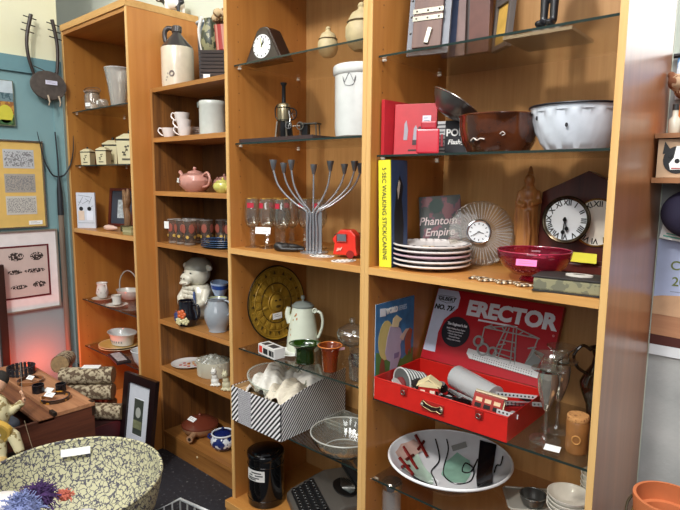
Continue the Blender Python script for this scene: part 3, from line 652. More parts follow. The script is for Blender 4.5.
# sports sleeve
t = thing('sports_programme', 'upright blue and green printed programme of ballplayers behind left end of red case', 'magazine', (.0205, .035, .79), 0)
link('cover', box(0, .0022, 0, .215, 0, .25), mat('3A76A8', .4, var=.2), t, label='blue printed cover')
link('back_page', box(-.0012, -.0002, 0, .215, 0, .25), PAPER, t)
def sd(poly, c_, nm, e=.0028): link(nm, tr(front(poly, .0006, 0), (e + 0, 0, 0), (0, 0, PI / 2)), mat(c_, .5), t)
sd([(.002, .004), (.213, .004), (.213, .1), (.15, .075), (.08, .1), (.002, .12)], '4E7A3A', 'printed_grass')
sd([(.055 + .042 * math.cos(a / 9 * PI), .145 + .055 * math.sin(a / 9 * PI)) for a in range(18)], 'D2C27A', 'printed_glove', .0034)
sd([(.05, .11), (.06, .15), (.075, .18), (.10, .185), (.135, .165), (.15, .14), (.135, .12), (.14, .09), (.12, .06), (.115, .02), (.10, .02), (.10, .06), (.09, .03), (.075, .035), (.08, .08), (.06, .09)], 'B4A8BE', 'printed_player', .004)
sd([(.085, .178), (.09, .2), (.11, .208), (.125, .2), (.142, .192), (.125, .185), (.12, .172)], 'E0D2A4', 'printed_cap', .0046)
sd([(.13, .14), (.165, .16), (.185, .158), (.165, .145), (.15, .128)], 'C9B0A0', 'printed_arm', .0046)
sd([(.165, .09), (.16, .13), (.172, .15), (.19, .16), (.205, .15), (.195, .12), (.2, .08), (.187, .1), (.176, .08)], '9A4A2E', 'printed_player', .0046)
sd([(.02, .04), (.022, .08), (.032, .1), (.045, .09), (.05, .06), (.045, .02), (.037, .05), (.03, .02)], '8A3E26', 'printed_player', .0046)
sd([(.06, .02), (.08, .045), (.12, .055), (.16, .05), (.19, .03), (.16, .012), (.11, .006), (.075, .005)], 'E4E2DA', 'printed_player', .0046)
sd([(.1, .1), (.13, .1), (.125, .085), (.1, .085)], '7E7296', 'printed_belt', .0046)
sd([(.02, .215), (.05, .213), (.05, .235), (.02, .237)], 'E8ECF2', 'printed_logo', .0036)
text('lettering', 'WORLD', .02, WHITE, t, (.0032, .085, .224), rot=(PI / 2, 0, PI / 2), bold=.0014, sx=.85)
text('lettering', 'SERIES', .02, mat('B9D0E4', .5), t, (.0032, .145, .224), rot=(PI / 2, 0, PI / 2), sx=.85)
t['resting'] = 1; t.location.z = .7405
t.scale = (1, 1, 1.22)
# mercury glass goblets
MER = mat('C9C2B4', .1, .8, var=.25, scale=40); CLR = glass('F8F7F2', 2.0, .03, .02, 'F2EEE2')
GP = [(.040, 0), (.041, .002), (.02, .006), (.006, .012), (.0055, .08), (.012, .088), (.026, .11), (.033, .14), (.034, .165), (.030, .178)]
def goblet(label, x, y, sc):
    t = thing('goblet', label, 'goblet', (x, y, zB3), 0, 'silvered hurricane goblets'); t.scale = (sc, sc, sc)
    link('foot', lathe([(0, 0), (.043, 0), (.043, .0025), (.012, .0065), (.0065, .014), (0, .014)], 36), CLR, t, sm=True)
    link('stem', lathe([(.0055, .0145), (.0048, .04), (.0065, .0655), (.0045, .085)], 20), CLR, t, sm=True)
    link('silver_cup', lathe([(.004, .086), (.010, .094), (.018, .118), (.026, .15), (.0285, .178), (.027, .196), (.025, .203)], 40), MER, t, sm=True, label='mirror silvered cup')
    link('flared_collar', lathe([(.026, .2035), (.046, .208), (.0465, .2095), (.026, .206)], 40), CLR, t, sm=True)
    link('glass_chimney', vessel([(.025, .21), (.021, .222), (.024, .236), (.04, .25), (.041, .252)], .0015, 36), CLR, t, sm=True)
    return t
goblet('silvered goblet with clear flared top standing behind the price card, the nearer one', 0.5541, .115, .97)
goblet('silvered goblet with clear flared top, the one standing farther back', 0.5528, .205, .98)
single('price_card', box(-.02, .02, -.014, .014, 0, .0008), WHITE, 'small white price card lying on the glass beside the goblet feet', 'price card', (0.5915, .072, zB3 + .005), (math.radians(8), 0, math.radians(10)))['resting'] = 1
t = thing('cork_jar', 'tan ribbed pottery jar with cork lid standing by the right panel', 'jar', (.640, .11, zB3), 0); t.scale = (.86, .86, .92)
link('jar_body', lathe([(0, 0), (.030, 0), (.033, .006), (.032, .04), (.0335, .088), (.031, .094), (0, .094)], 36, mod=lambda a, z: 1 + .006 * math.sin(z * 500)), mat('8E5E30', .45, var=.15), t, sm=True)
link('cork_lid', lathe([(0, .0945), (.0315, .0945), (.0325, .098), (.0325, .106), (.030, .11), (0, .11)], 32), spots('C08A52', '8A5A30', 160, .6, .9), t, sm=True)
link('relief_motif', tr(ring(.012, .0022, 0, 20, 6), (.008, -.0315, .045), (PI / 2, 0, .2)), mat('B98448', .45), t, sm=True)
t = thing('amber_ewer', 'dark amber glass ewer with looping handle standing at the back right corner', 'pitcher', (.622, .32, zB3), 35)
AM = mat('2A1A0E', .08, coat=.6)
link('ewer_body', vessel([(.03, 0), (.036, .006), (.026, .03), (.03, .06), (.046, .1), (.05, .125), (.036, .155), (.02, .18), (.017, .205), (.024, .222), (.03, .23)], .003, 36, mod=lambda a, z: 1 + (.25 * max(0, math.cos(a)) ** 6 if z > .2 else 0)), AM, t, sm=True)
link('handle', tube([(-.03, 0, .15), (-.06, 0, .17), (-.072, 0, .205), (-.05, 0, .235), (-.025, 0, .222)], .0048, 8, smooth=5), mat('3A2A1C', .1, coat=.5), t, sm=True)
sticker(t, (.02, -.042, .15), (0, 0, .2), .026, .02, 'C9D2E6')

# ---------------------------------------------------------------- lowest glass shelf of the right bookcase
zB4 = .4566
t = thing('art_bowl', 'very wide shallow glazed bowl painted with squiggles, crosses and a black bar', 'bowl', (.190, .186, zB4), 0); t.scale = (1, 1, 1.12)
GW = mat('DADADC', .12, coat=.5, var=.03)
BR = .205
bp = [(.07, 0), (.078, .001), (.08, .006), (.12, .022), (.165, .048), (.195, .072), (.2, .0765)]
link('bowl_body', vessel(bp, .006, 72), GW, t, sm=True)
link('outer_glaze', lathe([(.0725, .0045), (.0805, .0055), (.1205, .0215), (.1655, .0475), (.1935, .069)], 72), mat('5E6062', .2, coat=.4), t, sm=True)
link('white_lip', ring(.1985, .0042, .0755, 72), mat('ECECEC', .15, coat=.5), t, sm=True)
def bz(r):
    P_ = [(0, .006), (.074, .006), (.114, .027), (.159, .053), (.19, .077)]
    for (r0, z0), (r1, z1) in zip(P_, P_[1:]):
        if r <= r1: return z0 + (z1 - z0) * (r - r0) / (r1 - r0)
    return .0775
def onb(pts, e=.0012): return [(x, y, bz(math.hypot(x, y)) + e) for x, y in pts]
def patch(pts, c_, nm, e=.0008):
    """painted area following the inside of the bowl"""
    from mathutils import geometry
    cx_ = sum(p[0] for p in pts) / len(pts); cy_ = sum(p[1] for p in pts) / len(pts)
    V = []; F = []; n = len(pts); R_ = 6
    for k in range(R_ + 1):
        for (x, y) in pts:
            q = k / R_; V.append(onb([(cx_ + (x - cx_) * q, cy_ + (y - cy_) * q)], e)[0])
    for k in range(R_):
        for i in range(n): F.append((k * n + i, k * n + (i + 1) % n, (k + 1) * n + (i + 1) % n, (k + 1) * n + i))
    link(nm, (V, F), mat(c_, .15, coat=.4, var=.12), t, sm=True)
# in-plane axes: u to the right of the picture, v away from the viewer
def uv(pts): 
    a = math.radians(41); return [(u * math.cos(a) - v * math.sin(a), u * math.sin(a) + v * math.cos(a)) for u, v in pts]
def dens(pts, k=6):
    P_ = []
    for (a, b_), (c_, d_) in zip(pts, pts[1:] + pts[:1]):
        P_ += [(a + (c_ - a) * i / k, b_ + (d_ - b_) * i / k) for i in range(k)]
    return P_
patch(uv(dens([(-.15, -.03), (-.165, .03), (-.13, .1), (-.09, .1), (-.075, .06), (-.05, .03), (-.055, -.03), (-.1, -.045)], 3)), 'B9D0BE', 'green_patch')
patch(uv(dens([(.0, .09), (.05, .12), (.085, .08), (.08, .03), (.05, -.02), (.0, -.02), (-.02, .03)], 3)), '8FB8A4', 'green_patch')
patch(uv(dens([(-.175, .04), (-.15, .1), (-.1, .145), (-.06, .13), (-.11, .08), (-.16, .02)], 3)), 'C9A89C', 'pink_patch', .0014)
patch(uv(dens([(.13, .13), (.176, .085), (.14, -.01), (.11, -.12), (.066, -.118), (.09, .0)], 3)), '17161A', 'black_bar', .002)
def stroke(pts, r_, c_='141418', nm='painted_line', sm_=5):
    link(nm, tube(onb(uv(pts), .0014), r_ * 1.5, 6, smooth=sm_), mat(c_, .25), t)
stroke([(-.12, -.09), (-.125, -.05), (-.1, -.055), (-.05, -.045), (-.048, .0), (-.05, .05), (-.015, .1), (-.02, .165)], .0016)
stroke([(.02, .165), (.02, .13), (-.005, .07), (-.01, .01), (.02, -.03), (.07, -.01), (.09, .04), (.07, .075), (.055, .05), (.08, .035), (.11, .07)], .0016)
stroke([(.14, -.03), (.155, .0), (.165, -.01), (.18, .02)], .0016)
stroke([(.01, -.14), (.03, -.145)], .003)
for cx_, cy_, s_ in ((-.075, .13, .03), (-.122, .06, .034), (-.142, -.005, .032)):
    stroke([(cx_ - s_ * .6, cy_ + s_), (cx_ + s_ * .6, cy_ - s_)], .004, '6A1410', 'painted_cross', 3); stroke([(cx_ - s_ * .5, cy_ - s_ * .6), (cx_ + s_ * .4, cy_ + s_ * .7)], .0035, '5A1410', 'painted_cross', 3)
link('centre_swirl', tube([(q * .0032 * math.cos(q) - .03, q * .0032 * math.sin(q) - .055, bz(.06) + .001) for q in [i * .5 for i in range(3, 18)]], .0013, 5), mat('F2F2F4', .15), t, sm=True)
link('pencil_label', tr(box(-.026, .026, -.011, .011, 0, .001), (.045 * .75 - .115 * .65, .045 * .65 + .115 * .75 + .02, bz(.15) + .004), (.45, -.3, .7)), mat('8E8E8A', .6), t)
t = thing('serving_tray', 'grey rectangular pewter tray with rounded corners lying behind the small metal bowl', 'tray', (0.4958, .28, zB4), 35); t.scale = (1.12, 1.12, 1)
link('tray_body', join(cbox(0, 0, 0, .19, .11, .004)), mat('B5B1A6', .35, .4), t, bev=.0018)
link('raised_rim', tube([(x, y, .006) for x, y in ((-.09, -.055), (.09, -.055), (.097, -.048), (.097, .048), (.09, .055), (-.09, .055), (-.097, .048), (-.097, -.048))], .003, 6, closed=True), mat('C2BEB2', .3, .4), t, sm=True)
t = thing('metal_cup', 'small round dull metal bowl standing on the front of the grey tray', 'bowl', (0.4845, .235, zB4 + .006), 0); t['resting'] = 1
link('cup_body', vessel([(.02, 0), (.03, .004), (.037, .02), (.0395, .034)], .002, 36), mat('6E6C68', .3, .8), t, sm=True)
link('rim', ring(.0392, .0016, .034, 36), mat('A9A7A0', .2, .9), t, sm=True)
CRM = mat('F3EFE4', .3, coat=.3)
RP = [(.022, 0), (.026, .002), (.045, .018), (.054, .032), (.056, .036)]
ll = ['lowest cream bowl of the front nested stack', 'cream bowl second from bottom in the front nested stack', 'cream bowl second from top in the front nested stack', 'topmost cream bowl of the front nested stack, its inside showing']
bx, by = .553, .30
for k in range(4):
    t = thing('cream_bowl', ll[k], 'bowl', (bx + .035, by - .055, zB4 + k * .013), 0, 'nested cream bowls at the front'); t.scale = (1.12, 1.12, 1.12); t['resting'] = 1 if k else 0
    link('bowl_body', vessel(RP, .0026, 40), CRM, t, sm=True); link('foot_ring', lathe([(.019, 0), (.022, 0), (.022, .0015), (.019, .0015), (.019, 0)], 24), CRM, t)
for k in range(6):
    t = thing('cream_ramekin', ['lowest', 'second lowest', 'third lowest', 'third from top', 'second from top', 'topmost'][k] + ' ramekin of the tall cream stack at the back by the right panel', 'ramekin', (.632, .345, zB4 + k * .0165), 0, 'tall stack of cream ramekins'); t['resting'] = 1 if k else 0
    link('ramekin_body', vessel([(.032, 0), (.037, .004), (.042, .026), (.045, .033)], .0026, 36, mod=lambda a, z: 1 + .012 * math.cos(26 * a)), mat('EEEADC', .35), t, sm=True); link('rim', ring(.0445, .0014, .033, 36), CRM, t, sm=True)
t = thing('tin_lid', 'round chrome jar top at the lower left of the right bookcase, below the glass', 'jar', (0.0237, .10, .1066), 0)
link('jar_body', lathe([(0, 0), (.03, 0), (.032, .01), (.032, .3), (0, .3)], 28), glass('DDE4E2', 1.4, .15), t, sm=True)
link('chrome_top', lathe([(0, .3005), (.034, .3005), (.035, .304), (.035, .32), (.03, .326), (0, .326)], 32), mat('B9BABA', .15, .95), t, sm=True)

# ================================================================ left-centre bookcase, top glass shelf
zA1 = 1.8751
t = thing('triangle_clock', 'dark wooden clock shaped like a truncated triangle, white dial', 'clock', (-0.5654, .075, zA1), 2); t.scale = (1.28, 1, 1.0)
tri = [(-.082, 0), (.082, 0), (.026, .118), (.012, .128), (-.012, .128), (-.026, .118)]
link('clock_case', front(tri, .06), wood('1E120D', '38241A', 'x', .3, 1., coat=.3), t, bev=.003)
link('front_panel', front([(-.07, .008), (.07, .008), (.02, .112), (-.02, .112)], .003, -.0035), mat('3E3630', .35), t)
dl = link('dial', tr(disc_front(0, .058, .036, .002, -.0065, 36, 1, 1.18)), mat('EFF1EE', .4), t)
for q in range(12):
    a = q * PI / 6; link('hour_mark', tr(box(-.0015, .0015, -.0075, -.0067, .028, .034), (0, 0, .058), (0, a, 0), (1, 1, 1.1)), BLACK, dl)
for a, L, c_ in ((.65, .02, '1A1A1A'), (.35, .029, '1A1A1A'), (-.1, .03, 'B4B83A')): link('clock_hand', tr(box(-.0011, .0011, -.0085, -.0078, -.004, L), (0, 0, .058), (0, a, 0)), mat(c_, .4), dl)
AC = mat('BFAE84', .55, var=.18, scale=25)
for i, (u, y, s, lab) in enumerate(((327, .165, .88, 'pale ceramic gourd jar left of the bookcase divider, the smaller in view'), (366, .16, 1.3, 'larger pale ceramic gourd jar half hidden behind the divider edge'))):
    t = thing('gourd_jar', lab, 'jar', (-0.3163 if i == 0 else -.158, y, zA1), 0, None); t.scale = (s, s, s)
    link('jar_body', lathe([(0, 0), (.02, 0), (.034, .012), (.042, .035), (.041, .058), (.034, .07), (0, .07)], 36), AC, t, sm=True)
    link('jar_lid', lathe([(.035, .0705), (.0345, .076), (.026, .092), (.012, .1), (.009, .106), (.011, .112), (.006, .119), (0, .12)], 32), AC, t, sm=True)
    link('lid_cord', ring(.0365, .002, .07, 36), mat('5E4A2C', .7), t, sm=True)
# ---------------------------------------------------------------- second glass shelf
zA2 = 1.581
t = thing('engine_board', 'long dark flat box lid lying along the glass shelf under the model steam engine', 'board', (-.46, .12, zA2), 0)
link('tray_board', box(-.2, .2, -.085, .06, 0, .012), wood('2A1A16', '45302A', 'x', .45), t, bev=.0015)
link('side_strip', box(-.2, .2, -.089, -.0855, .0, .013), mat('3A2A2A', .4), t)
bt = zA2 + .0126
ex = -.42
t = thing('steam_engine', 'model vertical steam engine with brass boiler, black chimney and flywheel', 'model engine', (-0.4790, .10, bt), 20); t['resting'] = 1
BK = mat('1A1A1C', .35, .3); BRS = mat('7A7058', .3, .7)
link('base_plate', cbox(0, 0, 0, .085, .065, .004), mat('4A2622', .5), t, bev=.001)
link('fire_box', lathe([(.029, .0045), (.03, .03), (.026, .062), (.0, .062)], 4), BK, t)
for a in range(4): 
    q = PI / 4 + a * PI / 2; link('leg', tube([(.033 * math.cos(q), .033 * math.sin(q), .004), (.026 * math.cos(q), .026 * math.sin(q), .062)], .0035, 6), mat('6A6258', .3, .6), t)
link('boiler', lathe([(0, .0625), (.0245, .0625), (.0245, .118), (.02, .126), (.008, .13), (0, .13)], 32), BRS, t, sm=True, label='brass boiler')
link('boiler_band', join(ring(.025, .0016, .066, 32, 6), ring(.025, .0016, .112, 32, 6)), BK, t)
link('chimney', lathe([(.0075, .1305), (.007, .19), (.0085, .192), (.012, .198), (.0125, .202), (.0, .202)], 20), BK, t, sm=True)
fw_ = link('flywheel', tr(join(ring(.021, .0025, 0, 28, 6), *[tube([(0, 0, 0), (.021 * math.cos(a * PI / 3), .021 * math.sin(a * PI / 3), 0)], .0012, 5) for a in range(6)]), (.034, -.004, .088), (PI / 2, 0, 0)), BK, t)
link('flywheel', tr(join(ring(.012, .002, 0, 24, 6), *[tube([(0, 0, 0), (.012 * math.cos(a * PI / 2), .012 * math.sin(a * PI / 2), 0)], .001, 5) for a in range(4)]), (.034, -.03, .045), (PI / 2, 0, 0)), mat('8E8E8C', .3, .8), t)
link('piston_rod', tube([(.026, -.01, .1), (.032, -.012, .07), (.034, -.02, .045)], .0022, 6), mat('9A9A98', .25, .9), t)
link('steam_pipe', tube([(-.024, 0, .125), (-.036, 0, .11), (-.034, 0, .08), (-.026, 0, .07)], .0024, 6, smooth=3), BK, t, sm=True)
t = thing('model_press', 'small dark model workshop machine on legs, right of the steam engine', 'model machine', (-0.3569, .115, bt), 15); t['resting'] = 1
link('table_top', cbox(.0, 0, .045, .075, .035, .005), mat('4A4A46', .35, .5), t, bev=.0008)
for x in (-.034, .034):
    for y in (-.014, .014): link('leg', tube([(x, y, .0), (x * .92, y * .9, .045)], .0026, 6), mat('5A564E', .35, .5), t)
link('machine_body', cbox(-.018, 0, .008, .026, .022, .036), BK, t, bev=.001)
link('drive_wheel', tr(ring(.013, .0022, 0, 24, 6), (-.03, -.02, .04), (PI / 2, 0, 0)), mat('8E8A80', .3, .8), t)
link('drive_shaft', tr(cyl(.0018, -.05, -.02, 8), (-.01, -.02, .04), (0, PI / 2, 0)), mat('8E8A80', .3, .8), t)
link('foot_plate', cbox(0, 0, .0002, .085, .04, .003), BK, t)
# white crock
t = thing('stoneware_crock', 'large white stoneware crock with a faint printed crown, beside the divider', 'crock', (-.124, .13, zA2), 0); t.scale = (1.07, 1.07, 1.02)
link('crock_body', vessel([(.078, 0), (.084, .004), (.0865, .03), (.087, .195), (.0915, .199), (.093, .206), (.093, .222), (.090, .227)], .009, 56), mat('D2D3CF', .25, coat=.4), t, sm=True)
cw = Vector((-1, 1, 0)) 
link('printed_crown', tr(tube([(-.022, 0, .02), (-.016, 0, .004), (-.008, 0, .018), (0, 0, .03), (.008, 0, .018), (.016, 0, .004), (.022, 0, .02), (.014, 0, -.006), (-.014, 0, -.006), (-.022, 0, .02)], .0009, 5, smooth=2), (-.0 + .087 * math.sin(math.radians(12)), -.0877 * math.cos(math.radians(12)), .165), (0, 0, math.radians(12))), mat('6E6E70', .6), t)
# ---------------------------------------------------------------- wooden shelf
zM = 1.1712
CG = glass('F8F8F4', 2.4, .018, .03, 'FFFFFF')
pos = [(-.648, .082), (-.579, .098), (-.510, .118), (-.60, .17), (-.545, .2), (-.49, .225), (-.44, .25)]
lb_ = ['leftmost stemmed beer glass of the front row', 'stemmed beer glass directly left of the price card', 'stemmed beer glass right of the price card', 'stemmed beer glass behind the two leftmost ones', 'stemmed beer glass in the middle of the back row', 'stemmed beer glass behind the candle holder, left one', 'stemmed beer glass seen between the candle holder arms']
g0 = None
for (x, y), lab in zip(pos, lb_):
    if g0 is None:
        t = g0 = thing('beer_glass', lab + ', gold rim and red badge', 'glass', (x, y, zM), 35, 'stemmed beer glasses')
        link('glass_bowl', vessel([(.008, .075), (.022, .085), (.031, .105), (.033, .13), (.029, .16), (.027, .195)], .0022, 32), CG, t, sm=True)
        link('stem', lathe([(0, .008), (.011, .009), (.008, .018), (.013, .028), (.008, .038), (.013, .05), (.008, .06), (.012, .068), (.007, .075), (0, .0755)], 8), CG, t)
        link('foot', lathe([(0, 0), (.032, 0), (.032, .003), (.01, .0078), (0, .0078)], 32), CG, t, sm=True)
        link('gold_rim', ring(.0268, .0009, .195, 32, 6), mat('C9A04A', .2, .8), t, sm=True)
        link('red_badge', tr(lathe([(.0295, -.011), (.0292, .011)], 40), (0, 0, .166)) if False else ([(.0302 * math.sin(a), -.0302 * math.cos(a), z) for z in (.158, .178) for a in [(-.45 + .9 * i / 8) for i in range(9)]], [(i, i + 1, i + 10, i + 9) for i in range(8)]), mat('B5263A', .4), t, label='red printed badge')
    else: again(g0, lab + ', gold rim and red badge', (x, y, zM), 35 + 7 * x * 10)
t = thing('price_tent', 'white price card propped against the front beer glasses', 'price card', (-0.5524, .055, zM + .074), 20); t['resting'] = 1
sticker(t, (0, 0, 0), (math.radians(-8), 0, 0), .066, .026, name='card')
# menorah
SV = mat('C2C4C8', .25, .75); SVD = mat('8A8C90', .3, .7)
t = thing('candle_holder', 'brushed silver nine-armed candle holder with curving arms and cone cups', 'candle holder', (-0.3452, .125, zM), 33)
link('round_base', lathe([(0, 0), (.052, 0), (.052, .004), (.03, .007), (0, .007)], 40), SV, t, sm=True)
arms = [(-.150, .335), (-.117, .325), (-.082, .335), (-.004, .32), (.062, .332), (.11, .322), (.150, .332), (.168, .325)]
for k, (x, h) in enumerate(arms):
    px = -.024 + .0062 * k; 
    py = .012 * (1 if k % 2 else -1)
    z1_ = .15
    a = tube([(px, py, .007), (px, py, z1_ * .6), (px, py, z1_), (px + (x - px) * .34, py, z1_ + .032), (px + (x - px) * .66, py, z1_ + .068), (px + (x - px) * .88, py, z1_ + .105), (x, py, h - .03)], .0036, 8, smooth=6)
    ar = link('arm', a, SV, t, sm=True)
    link('candle_cup', lathe([(.003, 0), (.006, .003), (.0135, .036), (.0135, .038), (.011, .038), (.005, .012), (0, .012)], 24), SVD, ar, (x, py, h - .032), sm=True)
link('centre_column', box(-.03, .03, -.004, .004, .0075, .152), mat('9A9CA0', .3, .7), t, bev=.001)
t = thing('viewer_toy', 'bright red plastic stereo viewer with grey window standing right of the candle holder', 'viewer', (-0.1874, .12, zM), 20)
vr = mat('E03424', .3, coat=.3)
link('viewer_body', tr(prism([(-.036, 0), (.055, 0), (.05, .02), (.048, .07), (.03, .088), (-.01, .088), (-.04, .055), (-.03, .04)], .05), (0, .025, 0), (PI / 2, 0, 0)), vr, t, bev=.004)
link('grey_window', tr(box(-.017, .017, -.002, .001, -.012, .012), (-.002, -.0275, .061), (0, 0, 0)), mat('7E8288', .3, .5), t, bev=.001)
link('window_frame', tr(tube([(-.019, 0, -.014), (.019, 0, -.014), (.019, 0, .014), (-.019, 0, .014)], .0018, 6, closed=True), (-.002, -.0285, .061)), mat('B82818', .35), t)
link('side_arch', tr(disc_front(0, 0, .014, .001, -.0275, 16), (.03, 0, .004)), mat('8E1A12', .4), t)
text('lettering', 'gaf', .015, mat('F2B0A0', .5), t, (-.012, -.0275, .022), bold=.0008, shear=.2)
for i, (x, y, lab) in enumerate(((-0.2611, .062, 'white picture disc with dark dots lying in front of the candle holder'), (-0.1299, .03, 'white picture disc with dark dots lying in front of the red viewer'))):
    t = thing('picture_reel', lab, 'picture disc', (x, y + .018, zM), 20 + 50 * i, 'viewer picture discs'); t.scale = (1.05, .75, 1)
    link('card_disc', cyl(.043, 0, .0014, 40), mat('EDEAE2', .6), t, sm=True)
    for q in range(12):
        a = q * PI / 6; link('film_window', tr(box(-.004, .004, -.0045, .0045, .0014, .0021), (.033 * math.cos(a), .033 * math.sin(a), 0), (0, 0, a)), mat('2E3034' if q % 3 else '9A8A6A', .4), t)
t = thing('leather_pouch', 'black crumpled leather strap bundle lying in front of the beer glasses', 'strap', (-0.4323, .085, zM), 25)
link('bundle', join(ball(.02, (-.045, 0, .018), (1.1, .9, .9)), ball(.018, (-.022, .006, .017), (1.2, .9, .9)), tube([(-.06, .0, .012), (-.03, -.012, .01), (.02, -.008, .01), (.06, .0, .012)], [.01, .009, .008, .005], 10), tube([(-.02, .01, .02), (.02, .012, .02), (.055, .004, .016)], [.012, .009, .006], 10)), mat('1C1816', .4), t, remesh=.004)
t = thing('brown_basket', 'dark brown woven low basket at the back of the wooden shelf', 'basket', (-.30, .31, zM), 0)
link('basket_body', vessel([(.06, 0), (.075, .02), (.08, .055)], .005, 40, mod=lambda a, z: 1 + .02 * math.sin(20 * a) * math.cos(z * 300)), mat('4A2C20', .8, var=.3), t, sm=True)
link('rim', ring(.08, .004, .056, 40), mat('5A3828', .8), t, sm=True)
t = thing('black_cable', 'black cable looping behind the red viewer near the divider', 'cable', (-.085, .16, zM), 0)
link('cable_cord', tube([(-.06, .04, .01), (-.055, .02, .07), (-.03, 0, .095), (.03, .02, .09), (.045, .03, .13), (.01, .02, .18), (.0, .0, .24)], .0045, 8, smooth=6), mat('141414', .4), t, sm=True)
link('cable_coil', tr(ring(.035, .0045, .0046, 28, 8), (-.03, .02, 0)), mat('141414', .4), t, sm=True)
single('black_strip', box(-.004, .004, -.008, .008, 0, .34), mat('0E0E0E', .4), 'thin black upright bar standing against the divider, right of the red viewer', 'bar', (-.0225, .045, zM), 0)
# ---------------------------------------------------------------- lower glass shelf
zA3 = .7561
t = thing('calendar_tray', 'large round golden tray with calendar relief leaning on the left panel', 'tray', (-.668, .222, zA3), 0)
t.rotation_euler = (0, math.radians(-6), 0)
gold = mat('A07C26', .45, .15, var=.3, scale=25); gd = mat('4E3812', .5, .1); gb_ = mat('A8842E', .45, .15)
R_ = .158
def rel(g): return tr(g, (0.006, 0, R_ + .002), (0, PI / 2, 0))
link('tray_disc', rel(lathe([(0, -.004), (R_ * .96, -.004), (R_, .006), (R_ - .003, .008), (R_ * .93, .001), (0, .001)], 72)), gold, t, sm=True)
link('dark_rim', rel(ring(R_, .0035, .005, 72, 8)), mat('2E2418', .35, .5), t, sm=True)
for r_ in (.045, .085, .120, .145): link('relief_ring', rel(ring(r_, .0022, .002, 64, 6)), gb_ if r_ != .085 else gd, t, sm=True)
for q in range(20):
    a = 2 * PI * q / 20; link('relief_glyph', rel(tr(join(box(-.012, .012, -.011, .011, .001, .005), box(-.006, .006, -.005, .005, .005, .0065)), (.1 * math.cos(a), .1 * math.sin(a), 0), (0, 0, a))), gb_, t)
for q in range(32):
    a = 2 * PI * q / 32; link('relief_tooth', rel(tr(prism([(-.008, -.006), (.008, 0), (-.008, .006)], .003, .001), (.132 * math.cos(a), .132 * math.sin(a), 0), (0, 0, a))), gb_ if q % 2 else gd, t)
for q in range(8):
    a = 2 * PI * q / 8 + .2; link('relief_petal', rel(tr(ball(.012, (0, 0, .001), (1.4, .6, .4)), (.064 * math.cos(a), .064 * math.sin(a), 0), (0, 0, a))), gb_, t, sm=True)
fc = link('centre_face', rel(lathe([(0, .001), (.036, .001), (.034, .008), (.02, .011), (0, .012)], 32)), gb_, t, sm=True)
for y, z, a_, b_ in ((-.012, .012, .007, .004), (.012, .012, .007, .004), (0, -.014, .014, .006)): link('face_mark', tr(ball(1, (.0175, y, R_ + .002 + z), (.003, a_, b_), 8)), gd, fc)
sticker(t, (.012, -.005, .105), (0, 0, PI / 2), .052, .026)
EN = mat('D3D9C6', .25, coat=.4, var=.04)
t = thing('coffee_pot', 'pale green enamel coffee pot with floral sprigs, grey hinged lid', 'coffee pot', (-0.4803, .20, zA3), 40); t.scale = (1.04, 1.04, 1.12)
link('pot_body', vessel([(.064, 0), (.066, .004), (.062, .04), (.052, .1), (.043, .15), (.041, .158)], .0025, 44), EN, t, sm=True)
link('lid', lathe([(.043, .1585), (.0435, .163), (.03, .173), (.012, .178), (0, .179)], 36), mat('8E9690', .3, .2), t, sm=True, label='grey enamel lid')
link('lid_knob', lathe([(.004, .1785), (.004, .184), (.009, .19), (.007, .198), (0, .2)], 16), mat('8E9690', .3), t, sm=True)
link('handle', tube([(.04, -.012, .145), (.07, -.02, .14), (.078, -.022, .1), (.064, -.018, .055), (.056, -.015, .05)], .0055, 10, smooth=5), EN, t, sm=True)
link('handle_curl', tr(ring(.007, .0035, 0, 16, 8), (.047, -.02, .148), (PI / 2, 0, 0)), EN, t, sm=True)
link('spout', tube([(-.05, 0, .1), (-.06, 0, .13), (-.055, 0, .155)], [.014, .011, .008], 12, smooth=4), EN, t, sm=True)
for k, (a, z) in enumerate(((-.6, .13), (-.4, .12), (-.75, .115), (-.85, .06), (-.75, .04), (-.5, .135), (-.9, .08))):
    rr = .0655 - z * .155; link('painted_sprig', tr(ball(.004, (rr * math.sin(a), -rr * math.cos(a), z), (1, .5, 1.3 + .4 * (k % 2)), 6)), mat('B5662A' if k % 2 else '9A7A2A', .5), t)
t = thing('white_saucer', 'plain white plate lying under and left of the coffee pot', 'plate', (-0.4713, .115, zA3), 0); t.scale = (.8, .62, 1)
link('plate_body', vessel([(.04, 0), (.06, .004), (.08, .01)], .002, 44), mat('E4E6E0', .25), t, sm=True); link('rim', ring(.079, .0012, .0102, 44, 6), mat('EDEDE6', .25), t)
t = thing('toy_brick_box', 'small white and black printed carton with a red square, lying at the shelf edge', 'box', (-0.5117, .058, zA3), -8)
link('carton', cbox(0, 0, 0, .115, .05, .04), mat('D9D6D2', .6), t, bev=.0008)
link('red_square', box(-.05, -.028, -.0262, -.0252, .008, .034), mat('D23A2A', .6), t)
for x, w_ in ((-.005, .03), (.03, .02), (.048, .008)): link('printed_patch', box(x - w_ / 2, x + w_ / 2, -.0262, -.0252, .008, .03), INK, t)
for x, w_ in ((-.03, .03), (.02, .045)): link('printed_patch', box(x - w_ / 2, x + w_ / 2, -.018, .014, .0402, .0408), mat('3A3638', .6), t)
t = thing('green_basket', 'dark green pressed glass basket vase with flared open rim', 'vase', (-0.3524, .085, zA3), 40)
GG = mat('2E4A1E', .08, coat=.6, var=.3, scale=60)
link('vase_body', vessel([(.034, 0), (.037, .005), (.036, .03), (.034, .05), (.038, .065), (.05, .075)], .004, 48, mod=lambda a, z: 1 + .03 * math.sin(12 * a) * (z < .055) + (.2 * abs(math.cos(a)) ** 3 * (z > .055)), sy=.9), glass('5E8A3A', 2.2, .22, .04, '3A5A22'), t, sm=True)
